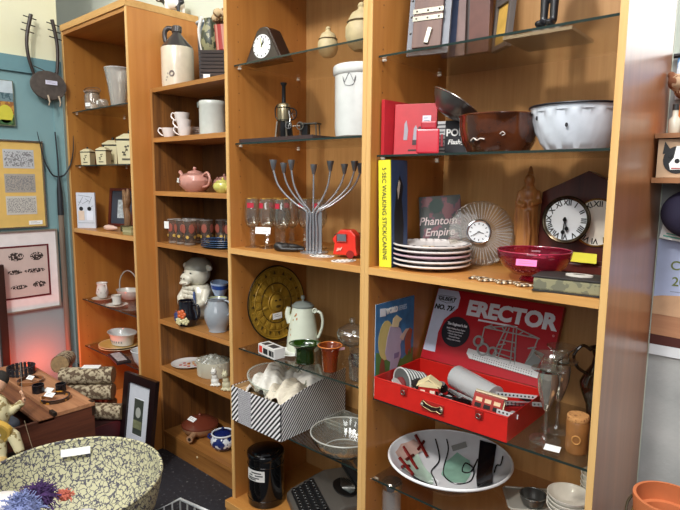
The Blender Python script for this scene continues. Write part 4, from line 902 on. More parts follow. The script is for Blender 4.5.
link('rim', tube([(.05 * (1 + .2 * abs(math.cos(2 * PI * i / 32)) ** 3) * math.cos(2 * PI * i / 32), .045 * (1 + .2 * abs(math.cos(2 * PI * i / 32)) ** 3) * math.sin(2 * PI * i / 32), .076) for i in range(32)], .0022, 6, closed=True), GG, t, sm=True)
t = thing('orange_tumbler', 'orange carnival glass tumbler with a flared lip and tag', 'tumbler', (-0.2189, .08, zA3), 30)
OR = glass('D8743A', 2.4, .25, .04, 'C0622A')
link('tumbler_body', vessel([(.022, 0), (.026, .003), (.029, .04), (.034, .075), (.042, .094), (.044, .097)], .003, 40, mod=lambda a, z: 1 + .03 * abs(math.sin(5 * a))), OR, t, sm=True)
link('rim', ring(.0435, .002, .097, 40), mat('D07A3A', .12, coat=.5), t, sm=True)
sticker(t, (.045, -.01, .09), (.2, 0, .6), .022, .01, 'E9B0B8')
CL = glass('F8F8F4', 2.4, .02, .03, 'FFFFFF')
t = thing('glass_compote', 'clear glass footed dish with knob lid standing behind the orange tumbler', 'dish', (-0.2181, .20, zA3), 0)
link('dish_bowl', vessel([(.012, .065), (.04, .078), (.056, .1), (.058, .118)], .0025, 40), CL, t, sm=True)
link('stem', lathe([(.036, 0), (.036, .003), (.01, .01), (.008, .05), (.012, .065)], 32), CL, t, sm=True)
link('lid', lathe([(.058, .1195), (.05, .135), (.025, .15), (.008, .155), (.012, .165), (.009, .175), (0, .178)], 40), CL, t, sm=True)
t = thing('ribbed_glass', 'clear vertical-ribbed glass jar near the divider on the lower glass shelf', 'jar', (-.082, .105, zA3), 0)
link('jar_body', vessel([(.044, 0), (.05, .004), (.052, .05), (.054, .075)], .003, 96, mod=lambda a, z: 1 + .02 * math.sin(32 * a)), CL, t, sm=True)
link('rim', ring(.053, .0018, .075, 48), CL, t, sm=True)
t = thing('clear_tumbler', 'small clear wavy glass bowl stacked in the ribbed glass jar', 'bowl', (-.082, .105, zA3 + .045), 0); t['resting'] = 1
link('bowl_body', vessel([(.028, 0), (.04, .012), (.045, .03), (.047, .05)], .002, 48, mod=lambda a, z: 1 + .02 * math.sin(10 * a)), CL, t, sm=True); link('rim', ring(.0465, .0015, .05, 40), CL, t, sm=True)
# ---------------------------------------------------------------- lowest glass shelf: striped box
zA4 = .4626
t = thing('striped_box', 'cardboard box covered in black and white diagonal stripes, flaps cut low', 'box', (-.682, -.012, zA4), 0); t['overhang'] = 1
BW, BD, BH = .30, .365, .145
STR = bands('EDEAEA', '17151A', 17, 'DIAGONAL', .6, .5, (0, 0, 0)); 
STX = stripes('EDEAEA', '17151A', (.74, 0, -.67), .0150); STY = stripes('E6E3E3', '17151A', (.0, .75, -.66), .0115)
STN = stripes('E0DDE0', '3A383E', (.62, 0, .78), .007)
cb_ = mat('B08E62', .8)
def wall(nm, g, m_, **k): return link(nm, g, m_, t, **k)
wall('front_wall', box(0, BW, 0, .003, 0, BH), STX)
wall('front_insert', box(.045, .125, -.0012, -.0002, .0005, BH - .0005), STN, label='finer striped strip on the front wall')
wall('right_wall', tr(prism([(0, 0), (BD, 0), (BD, BH + .055), (BD * .35, BH + .03), (0, BH)], .003), (BW - .003, 0, 0), (PI / 2, 0, PI / 2)), STY)
wall('left_wall', box(0, .003, .0032, BD, 0, BH), STY); wall('back_wall', box(.0032, BW - .0032, BD - .003, BD, 0, BH), STX); wall('box_floor', box(.0032, BW - .0032, .0032, BD - .0032, 0, .003), cb_)
wall('inner_flap', tr(box(.004, .1, .004, .16, -.001, .001), (0, 0, BH - .02), (0, .3, 0)), cb_)
for g in (box(.0033, .0042, .004, BD - .004, .003, BH - .002), box(BW - .0042, BW - .0033, .004, BD - .004, .003, BH - .002)): link('inner_lining', g, cb_, t)
def cloth(name, label, x, y, z, sx, sy, sz, seed, m_, n=38, rough=1.):
    rg = random.Random(seed); ph = [(rg.uniform(3, 9), rg.uniform(3, 9), rg.uniform(0, 6)) for _ in range(7)]
    V = []; F = []
    m2 = n
    for i in range(n + 1):
        for j in range(m2 + 1):
            u, v = i / n * 2 - 1, j / m2 * 2 - 1
            q = 1 - .28 * (u * u + v * v); 
            h = sum(math.sin(a * u + b_ * v + c_) for a, b_, c_ in ph) / 7 * .55 + sum(abs(math.sin(2.3 * a * u - 1.9 * b_ * v + c_)) for a, b_, c_ in ph[:4]) / 4 * .5 - .2
            V.append((u * sx * (1 + .1 * h), v * sy * (1 - .1 * h), sz * (max(0, 1 - (u * u + v * v) * .62) ** .8 + rough * .38 * h)))
    for i in range(n):
        for j in range(m2): a = i * (m2 + 1) + j; F.append((a, a + 1, a + m2 + 2, a + m2 + 1))
    o = link(name, (V, F), m_, None, (x, y, z), (0, 0, rg.uniform(0, .1)), sm=2)
    s_ = o.modifiers.new('thick', 'SOLIDIFY'); s_.thickness = .003
    o['resting'] = 1; return tag(o, label, 'cloth')
LIN = mat('DEDBD2', .8, var=.06); LAC = mat('D4CBB8', .85, var=.1)
cloth('linen_cloth', 'crumpled white linen heaped in the striped box', -.598, .15, zA4 + .095, .072, .115, .10, 4, LIN, rough=1.3)
cloth('lace_cloth', 'cream lace cloth piled at the front of the striped box', -.465, .11, zA4 + .10, .07, .095, .07, 9, LAC, rough=1.6)
cloth('folded_napkin', 'smooth white folded napkin at the back of the striped box', -.475, .25, zA4 + .11, .075, .08, .10, 12, mat('EDEBE6', .8), rough=.9)
t = thing('casserole_lid', 'clear oval glass dish standing among the linens in the striped box', 'dish', (-.555, .12, zA4 + .135), 0); t.rotation_euler = (math.radians(18), math.radians(8), math.radians(35)); t['resting'] = 1
link('dish_wall', vessel([(.08, 0), (.095, .01), (.105, .05)], .003, 48, sx=1.15, sy=.85), glass('F4F6F2', 1.4, .05), t, sm=True)
link('rim', tr(ring(.105, .003, .05, 48), sc=(1.15, .85, 1)), glass('F0F4EE', 1.6, .3, .05, 'DDE4DC'), t, sm=True)
for i, (x, y, z, h, a, lab) in enumerate(((-.17, .125, 0, .06, 6, 'large cut glass bowl, nearest the divider on the lowest glass shelf'),)):
    t = thing('cut_glass_bowl', lab, 'bowl', (-.158, .095, zA4), 0); t['overhang'] = 1
    cut = lambda a, z: 1 + .02 * abs(math.sin(14 * a + z * 120)) + .03 * (z > .06) * abs(math.cos(9 * a))
    link('bowl_body', vessel([(.06, 0), (.07, .004), (.1, .03), (.118, .058), (.122, .078)], .004, 144, mod=cut), glass('F4F4EE', 2.4, .07, .06, 'F0EEE6'), t, sm=True)
    link('rim', ring(.1235, .0028, .078, 64), glass('F2F2EC', 1.6, .4, .05, 'F0EEE6'), t, sm=True)
    link('inner_ring', ring(.075, .002, .012, 48), glass('F2F2EC', 1.6, .4, .05, 'F0EEE6'), t, sm=True)
t = thing('glass_plate', 'round clear glass plate standing upright against the divider', 'plate', (-.046, .27, zA4), 0); t.rotation_euler = (0, math.radians(4), 0)
link('plate_disc', tr(vessel([(.06, 0), (.08, .004), (.105, .014)], .003, 56), (0, 0, .106), (0, -PI / 2, 0)), glass('E9ECE8', 1.6, .2, .05, 'DDE0DC'), t, sm=True); link('rim', tr(ring(.105, .002, .014, 56), (0, 0, .106), (0, -PI / 2, 0)), glass('E9ECE8', 1.6, .5, .05, 'DDE0DC'), t, sm=True)
for i in range(2):
    t = thing('baking_dish', ['clear ribbed glass baking dish behind the cut glass bowl', 'upper clear ribbed glass baking dish behind the cut glass bowl'][i], 'baking dish', (-.285, .24, zA4 + i * .014), 0, 'glass baking dishes'); t['resting'] = i
    link('dish_wall', join(*[vessel([(.06, 0), (.07, .006), (.076, .03)], .003, 4)]), glass('E9ECE8', 1.5, .18, .04, 'CFCFC8'), t); link('rim', tube([(.078 * math.cos(a * PI / 2), .078 * math.sin(a * PI / 2), .03) for a in range(4)], .003, 6, closed=True), glass('E9ECE8', 1.5, .4, .04, 'CFCFC8'), t)
    t.rotation_euler = (0, 0, PI / 4)
# ---------------------------------------------------------------- bottom board
zA5 = .1066
t = thing('black_canister', 'tall glossy black metal canister with a white paper label', 'canister', (-.585, .085, zA5), 0)
bk = mat('08080A', .12, .2, coat=.7)
link('can_body', lathe([(0, 0), (.072, 0), (.075, .003), (.075, .2), (0, .2)], 56), bk, t, sm=True)
link('can_lid', lathe([(0, .2005), (.0765, .2005), (.078, .204), (.078, .217), (.075, .221), (.06, .2215), (.058, .228), (.05, .231), (0, .232)], 56), bk, t, sm=True)
for z in (.03, .175): link('raised_band', ring(.0755, .0013, z, 56, 6), bk, t, sm=True)
lbv = [(.0765 * math.sin(a), -.0765 * math.cos(a), z) for z in (.118, .165) for a in [(-.35 + 1.15 * i / 12) for i in range(13)]]
lp_ = link('paper_label', (lbv, [(i, i + 1, i + 14, i + 13) for i in range(12)]), mat('D9D8D4', .6), t, label='white paper label')
for k, (z, a0, a1) in enumerate(((.154, .0, .62), (.143, -.15, .1), (.143, .25, .7), (.132, -.2, .5), (.125, -.2, .3))):
    v = [(.0772 * math.sin(a0 + (a1 - a0) * i / 6), -.0772 * math.cos(a0 + (a1 - a0) * i / 6), zz) for zz in (z - .0025, z + .0025) for i in range(7)]
    link('printed_line', (v, [(i, i + 1, i + 8, i + 7) for i in range(6)]), mat('2E2E30', .6), lp_)
# typewriter
TW = mat('57524C', .5, .1); 
t = thing('typewriter', 'old grey portable typewriter with round black keys, on the bottom board', 'typewriter', (-.335, .095, zA5), -30); t['overhang'] = 1
t.location = (-.318, .19, zA5); 
sec = [(-.145, 0), (-.145, .035), (-.125, .052), (-.02, .098), (.02, .112), (.13, .112), (.14, .09), (.14, 0)]
link('housing', tr(prism(sec, .29), (.145, 0, 0), (PI / 2, 0, -PI / 2) if False else (PI / 2, 0, PI / 2), (1, 1, 1)) if False else join(([(x, y, z) for x in (-.145, .145) for y, z in sec], [tuple(range(7, -1, -1)), tuple(range(8, 16))] + [(i, (i + 1) % 8, 8 + (i + 1) % 8, 8 + i) for i in range(8)])), TW, t, bev=.008)
link('key_well', join(([(x, y, z) for x in (-.122, .122) for y, z in ((-.13, .04), (-.13, .053), (-.035, .095), (-.035, .08))], [(0, 1, 2, 3), (4, 5, 6, 7), (0, 1, 5, 4), (1, 2, 6, 5), (2, 3, 7, 6), (3, 0, 4, 7)])), mat('0F0F11', .5), t)
for r_ in range(4):
    for c_ in range(11):
        y = -.12 + .024 * r_; z = .0595 + (y + .13) * .44; x = -.108 + .0205 * c_ + .005 * (r_ % 2)
        k_ = link('key', tr(cyl(.0072, 0, .004, 14), (x, y, z), (.2, 0, 0)), mat('0B0B0D', .25), t)
link('key_ring', join(*[tr(ring(.0074, .0008, .004, 14, 5), (-.108 + .0205 * c_ + .005 * (r_ % 2), -.12 + .024 * r_, .0595 + (-.12 + .024 * r_ + .13) * .44), (.2, 0, 0)) for r_ in range(4) for c_ in range(11)]), mat('8E8E8C', .25, .8), t)['kind'] = 'stuff'
link('type_basket', tr(lathe([(0, 0), (.075, 0), (.07, .006), (.03, -.0), (0, -.002)], 32), (.015, .06, .1125), (0, 0, 0), (1, .62, .4)), mat('0B0B0C', .5), t)
link('type_bar', join(*[tube([(.015 + .012 * math.cos(a), .045, .116), (.015 + .062 * math.cos(a), .06 + .036 * math.sin(a), .121)], .0012, 5) for a in [PI * (i + .5) / 18 for i in range(18)]]), mat('9A9A98', .3, .9), t)['kind'] = 'stuff'
link('platen', tr(cyl(.017, -.15, .15, 28), (0, .118, .128), (0, PI / 2, 0)), mat('26282C', .45), t, sm=True)
for s in (-1, 1): link('platen_knob', tr(cyl(.013, 0, .014, 20), (s * .152 if s > 0 else -.166, .118, .128), (0, PI / 2, 0)), BLACK, t, sm=True)
link('paper_rest', tr(box(-.13, .13, -.001, .001, 0, .05), (0, .145, .135), (-.6, 0, 0)), mat('4A4E50', .4, .3), t)
link('carriage_rail', box(-.15, .15, .098, .102, .113, .124), mat('3A3C3E', .35, .6), t)

# ================================================================ oak bookcase: on its top
zm0 = 1.8822
t = thing('stoneware_jug', 'cream stoneware jug with dark brown conical shoulder and handle', 'jug', (-1.4133, .24, zm0), 35); t.scale = (1, 1, 1.12)
link('jug_body', lathe([(0, 0), (.072, 0), (.077, .004), (.078, .02), (.078, .168), (.0765, .172), (0, .172)], 48), mat('D9CBB4', .25, coat=.4, var=.05), t, sm=True, label='cream glazed body')
DK = mat('3C3634', .28, coat=.3)
link('shoulder', lathe([(0, .1722), (.0765, .1722), (.07, .182), (.024, .228), (.021, .236), (.025, .241), (.025, .262), (.02, .266), (.012, .266), (.012, .25), (0, .25)], 48), DK, t, sm=True, label='dark brown shoulder and neck')
link('handle', tube([(-.02, 0, .255), (-.045, 0, .258), (-.062, 0, .24), (-.06, 0, .205), (-.05, 0, .196)], [.009, .011, .012, .011, .008], 12, smooth=4), DK, t, sm=True)
for k, (a, z, s) in enumerate(((.02, .055, .010), (-.3, .04, .003), (-.25, .055, .003), (-.38, .028, .0025))): link('stamp_mark', tr(ring(s, s * .4, 0, 14, 5), (.0785 * math.sin(a), -.0785 * math.cos(a), z), (PI / 2, 0, a)), mat('8A7E78', .5), t)
grey = mat('5A5250', .3, coat=.2); 
for k in range(8):
    t = thing('square_plate', ['lowest dark grey square plate stacked beside the stoneware jug', 'second dark grey square plate up from the oak top', 'third dark grey square plate up from the oak top', 'fourth dark grey square plate up from the oak top', 'fourth dark grey square plate down in the stack by the jug', 'third dark grey square plate down in the stack by the jug', 'second dark grey square plate down in the stack by the jug', 'topmost dark grey square plate of the stack by the jug'][k], 'plate', (-1.102, .26, zm0 + k * .0165), 42, 'stack of grey square plates')
    if k: t['resting'] = 1
    link('plate_body', vessel([(.07, 0), (.09, .003), (.098, .013), (.1, .0155)], .0035, 4), grey, t, rot=(0, 0, PI / 4), bev=.0012)
link('paper_tag', box(-.05, -.02, -.074, -.0725, -.11, -.09), WHITE, t)
t = thing('white_crock', 'off-white crock at the right end of the oak bookcase top', 'crock', (-.855, .235, zm0), 0)
link('crock_body', vessel([(.068, 0), (.074, .004), (.076, .03), (.076, .15), (.079, .155), (.079, .17)], .006, 40), mat('D8D0BC', .3, coat=.3), t, sm=True)
# dressed rooster-like clutter: helmet bust etc.
zt0 = zm0 + 8 * .0165 + .0012
t = thing('cow_figurine', 'black and white glossy animal figurine on top of the orange bookcase', 'figurine', (-1.10, .30, 2.10), 20); t['resting'] = 1
BW_ = spots('ECE8E0', '1C1A1C', 16, .52, .3, coat=.3)
link('animal_body', join(ball(.04, (0, 0, .06), (1.5, .9, .85)), ball(.024, (-.07, -.01, .09), (1, .85, 1)), ball(.013, (-.092, -.016, .082), (1.2, 1, .8)), tube([(-.035, 0, .06), (-.07, -.01, .09)], [.03, .018], 10), ball(.008, (-.07, .012, .114), (.8, 1, 1.5)), ball(.008, (-.07, -.03, .112), (.8, 1, 1.5)),
    *[tube([(x, y, .05), (x, y, 0)], [.012, .009], 8) for x in (-.035, .035) for y in (-.02, .02)]), BW_, t, remesh=.004)
t.location = (-1.575, .345, 2.2838)
t.scale = (1, 1, 1)
t = thing('spotted_vase', 'dark green and cream mottled vase with white strap standing behind the plates', 'vase', (-1.165, .27, zt0), 0); t.scale = (1.35, 1.35, 1.7); t['resting'] = 1
link('vase_body', vessel([(.022, 0), (.03, .01), (.036, .035), (.03, .065), (.02, .085), (.022, .095)], .003, 28), spots('3A4030', '8E8A66', 50, .52, .4), t, sm=True)
link('white_strap', tube([(-.02, -.02, .1), (-.04, -.02, .07), (-.045, -.01, .035), (-.045, 0, .006)], .0055, 8, smooth=4), mat('EFEAE2', .4), t, sm=True)
t = thing('dried_flower_pot', 'red and cream striped pot holding a mottled dried flower head', 'pot', (-1.065, .27, zt0), 0); t.scale = (1.4, 1.4, 1.5); t['resting'] = 1
link('pot_body', vessel([(.02, 0), (.024, .004), (.03, .07), (.031, .075)], .003, 24), bands('A83A34', 'C98A7A', 14, 'X', .5, .4), t, sm=True)
link('flower_head', join(*[ball(.015, (.024 * math.cos(a), .024 * math.sin(a), .085 + .012 * (i % 3)), (1, 1, .9), 8) for i, a in enumerate([k * 2.4 for k in range(9)])]), spots('8A6A4A', 'C9AE86', 60, .5, .8), t, sm=True)['kind'] = 'stuff'
t = thing('grey_urn', 'pale grey glazed urn standing behind the plates, its white rim in view', 'urn', (-1.3425, .37, zm0), 0); t.scale = (.95, .95, 1.27); t['resting'] = 1
link('urn_body', vessel([(.03, 0), (.04, .05), (.045, .2), (.04, .235), (.046, .245), (.05, .256)], .005, 32), mat('4E5860', .3, coat=.3), t, sm=True); link('white_rim', ring(.049, .005, .256, 32), mat('C9D2D8', .3), t, sm=True)
t = thing('black_hen', 'small black figurine peeking above the edge of the tall orange bookcase', 'figurine', (-.975, .30, zm0), 0); t['resting'] = 1
link('body', join(ball(.025, (0, 0, .03), (1, .8, 1.1)), ball(.014, (0, -.01, .065)), ball(.008, (.008, -.016, .085), (1, 1, 1.4)), cyl(.018, 0, .01)), spots('2A2622', '8E8468', 50, .6, .5), t, remesh=.003)
# ---------------------------------------------------------------- first compartment
zm1 = 1.6415
CUPM = mat('E6DCD6', .25, coat=.3)
def cup(label, x, y, z, rz, s=1., rest=True):
    t = thing('tea_cup', label, 'cup', (x, y, z), rz, 'white tea cups'); t.scale = (s, s, s)
    if rest: t['resting'] = 1
    link('cup_body', vessel([(.02, 0), (.026, .003), (.034, .03), (.038, .052)], .0022, 32), CUPM, t, sm=True)
    link('handle', tube([(-.034, 0, .045), (-.052, 0, .052), (-.058, 0, .034), (-.04, 0, .016), (-.029, 0, .014)], .0035, 8, smooth=4), CUPM, t, sm=True)
    return t
cx_ = -1.4450
cup('white tea cup at the left end, standing on the oak shelf', -1.4450, .20, zm1, 38, .95, False)
cup('white tea cup standing right of the leftmost one, under the pile', -1.3087, .21, zm1, 38, .95, False)
cup('white tea cup nested in the middle of the pile', -1.3173 + .002, .21, zm1 + .034, 32, .95)
cup('topmost white tea cup of the pile', -1.3348, .212, zm1 + .067, 28, .98)
for k in range(5):
    t = thing('saucer', ['lowest', 'second lowest', 'middle', 'second highest', 'topmost'][k] + ' white saucer of the stack behind the tea cups', 'saucer', (-1.4032 + .006 * k, .31 + .003 * k, zm1 + k * .010), 0, 'white saucers'); t['resting'] = 1 if k else 0
    link('saucer_body', vessel([(.03, 0), (.04, .001), (.058, .009), (.066, .014)], .002, 36), CUPM, t, sm=True); link('rim', ring(.0655, .0012, .014, 36, 6), CUPM, t, sm=True)
t = thing('storage_crock', 'pale grey-white stoneware crock with wire bail beside the tea cups', 'crock', (-1.1075, .23, zm1), 0)
link('crock_body', vessel([(.056, 0), (.06, .003), (.061, .02), (.061, .13), (.063, .134), (.063, .15), (.06, .154)], .006, 44), mat('C9CCC4', .25, coat=.4), t, sm=True)
link('bail_clip', join(box(-.046, -.038, -.052, -.044, .126, .15)), mat('8A8C88', .3, .7), t); link('bail_wire', tube([(-.042, -.047, .15), (-.052, -.036, .135), (-.055, -.03, .12)], .002, 6), mat('8A8C88', .3, .7), t)
# ---------------------------------------------------------------- teapots
zm2 = 1.3792
PK = mat('CF9688', .3, coat=.4, var=.05); YL = mat('CFC86A', .3, coat=.4)
def teapot(name, label, x, y, rz, s, m_, lidm=None, long=1.):
    t = thing(name, label, 'teapot', (x, y, zm2), rz); t.scale = (s, s, s)
    link('pot_body', lathe([(0, 0), (.04, 0), (.044, .004), (.068, .03), (.072, .05), (.062, .072), (.036, .083), (0, .084)], 40, sx=long), m_, t, sm=True)
    ld_ = link('lid', lathe([(0, .0842), (.034, .084), (.03, .09), (.012, .095), (.005, .097), (.009, .104), (.006, .11), (0, .111)], 28), lidm or m_, t, sm=True)
    link('spout', tube([(.055 * long, 0, .03), (.085 * long, 0, .045), (.1 * long, 0, .075), (.115 * long, 0, .09)], [.016, .012, .009, .008], 12, smooth=4), m_, t, sm=True)
    link('handle', tube([(-.055 * long, 0, .07), (-.09 * long, 0, .085), (-.108 * long, 0, .06), (-.095 * long, 0, .03), (-.06 * long, 0, .022)], .0055, 10, smooth=5), m_, t, sm=True)
    return t
teapot('pink_teapot', 'pink glazed teapot with white sticker, standing in front at the left', -1.2717, .235, 176, 1.08, PK, None, 1.18)
sticker(bpy.data.objects['pink_teapot'], (.02, .0725, .05), (0, 0, 2.9), .034, .02)
t = thing('pink_casserole', 'low pink boat-shaped dish with loop handles at the left end behind the teapots', 'dish', (-1.5176, .335, zm2), 0)
link('dish_body', vessel([(.03, 0), (.04, .003), (.055, .03), (.06, .05)], .003, 36, sx=1.1), PK, t, sm=True); link('loop_handle', tube([(-.05, 0, .04), (-.075, 0, .05), (-.085, 0, .075), (-.065, 0, .09), (-.045, 0, .075)], .005, 8, smooth=4), PK, t, sm=True)
teapot('pale_pink_teapot', 'second pink teapot farther right behind the yellow one', -1.1827, .345, -8, .8, mat('C08C80', .3, coat=.4))
teapot('yellow_teapot', 'small yellow-green teapot with curled handle by the right edge', -0.9922, .195, -10, .62, YL)
# ---------------------------------------------------------------- glasses with fruit print
zm3 = 1.1194
TG = glass('ECE4DC', 1.6, .05, .03, 'E0C8B8'); g0 = None
pp = [(-1.40, .19), (-1.33, .19), (-1.26, .19), (-1.385, .27), (-1.31, .27), (-1.235, .27), (-1.19, .33), (-1.12, .33)]
tl = ['front row tumbler at the far left', 'front row tumbler, the middle one', 'front row tumbler nearest the blue plates', 'second row tumbler at the left', 'second row tumbler in the middle', 'second row tumbler behind the blue plates', 'rear tumbler at the left', 'rear tumbler farthest right']
for (x, y), l_ in zip(pp, tl):
    if g0 is None:
        t = g0 = thing('printed_tumbler', l_ + ', clear glass printed with brown leaves', 'tumbler', (x, y, zm3), 0, 'leaf-printed tumblers')
        link('glass_wall', vessel([(.028, 0), (.030, .004), (.031, .05), (.034, .12)], .002, 28), TG, t, sm=True)
        link('heavy_base', cyl(.0285, .002, .012, 28), glass('E6E6E0', 1.6, .3, .05), t, sm=True)
        link('rim', ring(.0335, .001, .12, 28, 6), glass('F0F0EA', 1.5, .4), t, sm=True)
        for k in range(5):
            a = k * 1.26 + .4; link('leaf_print', tr(ball(.014, (0, -.0325, .08), (1, .08, 1.6), 6), (0, 0, 0), (0, 0, a)), mat('9A5242', .5), t)
            link('leaf_print', tr(ball(.008, (0, -.0315, .04), (1, .08, 1), 6), (0, 0, 0), (0, 0, a + .6)), mat('C9A24A', .5), t)
    else: again(g0, l_ + ', clear glass printed with brown leaves', (x, y, zm3), 40 * x * y * 10)
single('round_sticker', box(-.016, .016, -.001, 0, -.018, .018), WHITE, 'small white price square on the leftmost printed tumbler', 'price label', (-1.405, .152, zm3 + .092), 12)['resting'] = 1
BL = mat('16243E', .2, coat=.5)
for k in range(4):
    t = thing('blue_plate', ['lowest', 'second', 'third', 'topmost'][k] + ' dark blue glass plate of the stack by the tumblers', 'plate', (-1.075, .235, zm3 + .009 * k), 0, 'dark blue plates'); t.scale = (1.0, .78, 1); t['resting'] = 1 if k else 0
    link('plate_body', vessel([(.06, 0), (.075, .002), (.105, .010)], .0025, 44), BL, t, sm=True); link('rim', ring(.1045, .0014, .0102, 44, 6), mat('3A5A7E', .15, coat=.5), t, sm=True)
# ---------------------------------------------------------------- pig jar, mug, pitcher
zm4 = .7173
IV = mat('DCD7C4', .3, coat=.4, var=.04)
t = thing('pig_cookie_jar', 'large cream ceramic pig cookie jar in a dressed pose behind the floral mug', 'cookie jar', (-1.3982, .31, zm4), 10)
body = join(lathe([(0, 0), (.06, 0), (.078, .02), (.085, .08), (.078, .14), (.06, .175), (0, .18)], 32, sy=.85), tube([(-.07, -.01, .15), (-.085, -.045, .1), (-.055, -.07, .075)], [.024, .021, .018], 12), tube([(.07, -.01, .15), (.085, -.045, .1), (.06, -.07, .075)], [.024, .021, .018], 12))
link('jar_body', body, IV, t, remesh=.0045)
hd = link('pig_head', join(ball(.07, (0, -.005, .232), (1.05, .9, .9)), ball(.034, (-.012, -.065, .215), (1.2, .8, .85)), ball(.025, (-.018, -.078, .19), (1.3, .8, .5)), ball(.02, (-.078, -.005, .268), (1.2, .6, .9)), ball(.02, (.078, .0, .268), (1.2, .6, .9))), IV, t, remesh=.004)
link('cap_shape', lathe([(.0745, -.012), (.077, 0), (.066, .03), (.036, .052), (0, .056)], 32, sy=.9), mat('9E9C8E', .35, coat=.3), t, (0, .006, .262), sm=True, label='grey piece standing in for shade on the head')  # grey piece shaped over the head imitates the shelf's shadow
for x in (-.022, -.002): link('nostril', ball(.004, (x, -.095, .217), (1, .6, 1.2), 6), mat('6A5A48', .5), hd)
for x in (-.035, .018): link('eye', ball(.005, (x, -.068, .243), (1.4, .5, .8), 6), mat('2E2A28', .3), hd)
link('painted_smile', tube([(-.04, -.083, .195), (-.018, -.099, .188), (.006, -.09, .194)], .0018, 5, smooth=4), mat('8A6A58', .5), hd)
link('shirt_frill', join(*[ball(.013, (-.03 + .02 * (i % 4), -.07 - .004 * (i % 2), .165 - .022 * (i // 4)), (1, .6, 1), 8) for i in range(12)]), IV, t, sm=True)['kind'] = 'stuff'
link('blue_trim', tube([(.04, -.07, .15), (.05, -.075, .1), (.045, -.07, .05), (.05, -.065, .02)], .006, 8, smooth=3), mat('2E4A86', .3), t, sm=True)
t = thing('floral_mug', 'black mug with raised orange and blue flowers standing before the pig jar', 'mug', (-1.2688, .165, zm4), 20); t.scale = (1.08, 1.08, 1.08)
link('mug_body', vessel([(.032, 0), (.04, .004), (.05, .03), (.046, .06), (.036, .085), (.037, .118)], .0035, 40), mat('14131C', .15, coat=.6), t, sm=True)
link('handle', tube([(.034, 0, .1), (.06, 0, .1), (.07, 0, .07), (.062, 0, .04), (.046, 0, .03)], .006, 10, smooth=5), mat('14131C', .15, coat=.6), t, sm=True)
for (a, z, c_, s) in ((.15, .062, 'D2622E', .021), (-.75, .045, '2E3A6E', .02), (-.2, .03, 'D8CFA0', .018), (-.95, .06, '6E3A3A', .012), (.5, .03, 'D8CFA0', .017), (-.45, .058, '3A4A7A', .012)):
    rr = .047; c0 = (rr * math.sin(a), -rr * math.cos(a), z); link('raised_flower', join(ball(s * .5, c0, (1, .6, 1), 8), *[ball(s * .5, (c0[0] + s * .62 * math.cos(q * 1.256) * math.cos(a), c0[1] + s * .62 * math.cos(q * 1.256) * math.sin(a), c0[2] + s * .62 * math.sin(q * 1.256)), (1, .6, 1), 8) for q in range(5)]), mat(c_, .3, coat=.4), t, sm=True)
t = thing('grey_pitcher', 'glossy pale grey round-bodied pitcher with yellow-green glimpse at the mouth', 'pitcher', (-1.0737, .21, zm4), 0); t.scale = (.92, .92, .84)
GP_ = mat('9CA3AA', .12, coat=.6, var=.03)
link('pitcher_body', vessel([(.042, 0), (.048, .002), (.046, .012), (.06, .045), (.070, .085), (.067, .125), (.052, .16), (.046, .178), (.052, .192)], .004, 48), GP_, t, sm=True)
link('mouth_glaze', lathe([(.044, .182), (.0475, .191)], 32), mat('A9B04A', .3), t, sm=True, label='yellow-green inside of the mouth'); sticker(t, (-.03, -.0485, .172), (-.5, 0, -.5), .016, .014)
link('handle', tube([(.045, .01, .185), (.075, .02, .175), (.085, .02, .13), (.066, .015, .1)], .006, 10, smooth=5), GP_, t, sm=True)
t = thing('blue_sauce_boat', 'blue and white porcelain sauce boat with pointed lip sitting above the grey pitcher', 'sauce boat', (-1.2139, .325, .85), 150)
BB = mat('A9BEDC', .2, coat=.5)
boat = [(.028, 0), (.036, .003), (.05, .03), (.056, .055)]
link('boat_body', vessel([(.03, -.115), (.05, -.11), (.042, -.06), (.03, -.02), (.032, 0), (.05, .03), (.058, .06)], .0025, 48, mod=lambda a, z: 1 + (.55 * max(0, math.cos(a)) ** 5 + .25 * max(0, -math.cos(a)) ** 5) * (z > .02)), BB, t, sm=True)
link('blue_band', lathe([(.0525, .034), (.057, .052)], 48, mod=lambda a, z: 1.01 + (.55 * max(0, math.cos(a)) ** 5 + .25 * max(0, -math.cos(a)) ** 5)), mat('2A4A94', .25), t, sm=True)
t.location = (-1.2263, .335, zm4 + .132); t.scale = (.95, .8, 1.15)
# ---------------------------------------------------------------- fifth compartment
zm5 = .4662
t = thing('strawberry_plate', 'white plate painted with red strawberries at the left of the lower oak shelf', 'plate', (-1.4412, .245, zm5), 0)
link('plate_body', vessel([(.05, 0), (.065, .002), (.088, .010), (.09, .012)], .0025, 44), mat('E2DEDA', .25, coat=.3), t, sm=True)
for k in range(9):
    a = k * 2.4; q = .012 * math.sqrt(k) * 1.3; link('painted_fruit', tr(cyl(.009, 0, .0012, 10), (q * math.cos(a), q * math.sin(a), .0027)), mat('B5402A' if k % 3 else 'C9882E', .4), t)
t = thing('cake_mould', 'tall oval cream ceramic mould filled with clear plastic wrap', 'mould', (-1.1657, .245, zm5), 20)
link('mould_wall', vessel([(.078, 0), (.082, .004), (.086, .075), (.086, .078)], .005, 96, sx=1.05, sy=.85, mod=lambda a, z: 1 + .006 * math.cos(30 * a)), mat('C9C4B0', .35), t, sm=True)
V = []; F = []; rg = random.Random(5)
for i in range(15):
    for j in range(15):
        u, v = i / 7 - 1, j / 7 - 1; V.append((u * .075, v * .06, .07 + .03 * (1 - u * u) * (1 - v * v) + rg.uniform(-.008, .008)))
for i in range(14):
    for j in range(14): a = i * 15 + j; F.append((a, a + 1, a + 16, a + 15))
link('plastic_wrap', (V, F), glass('ECECE6', 2., .35, .1, 'D9D9D0'), t)
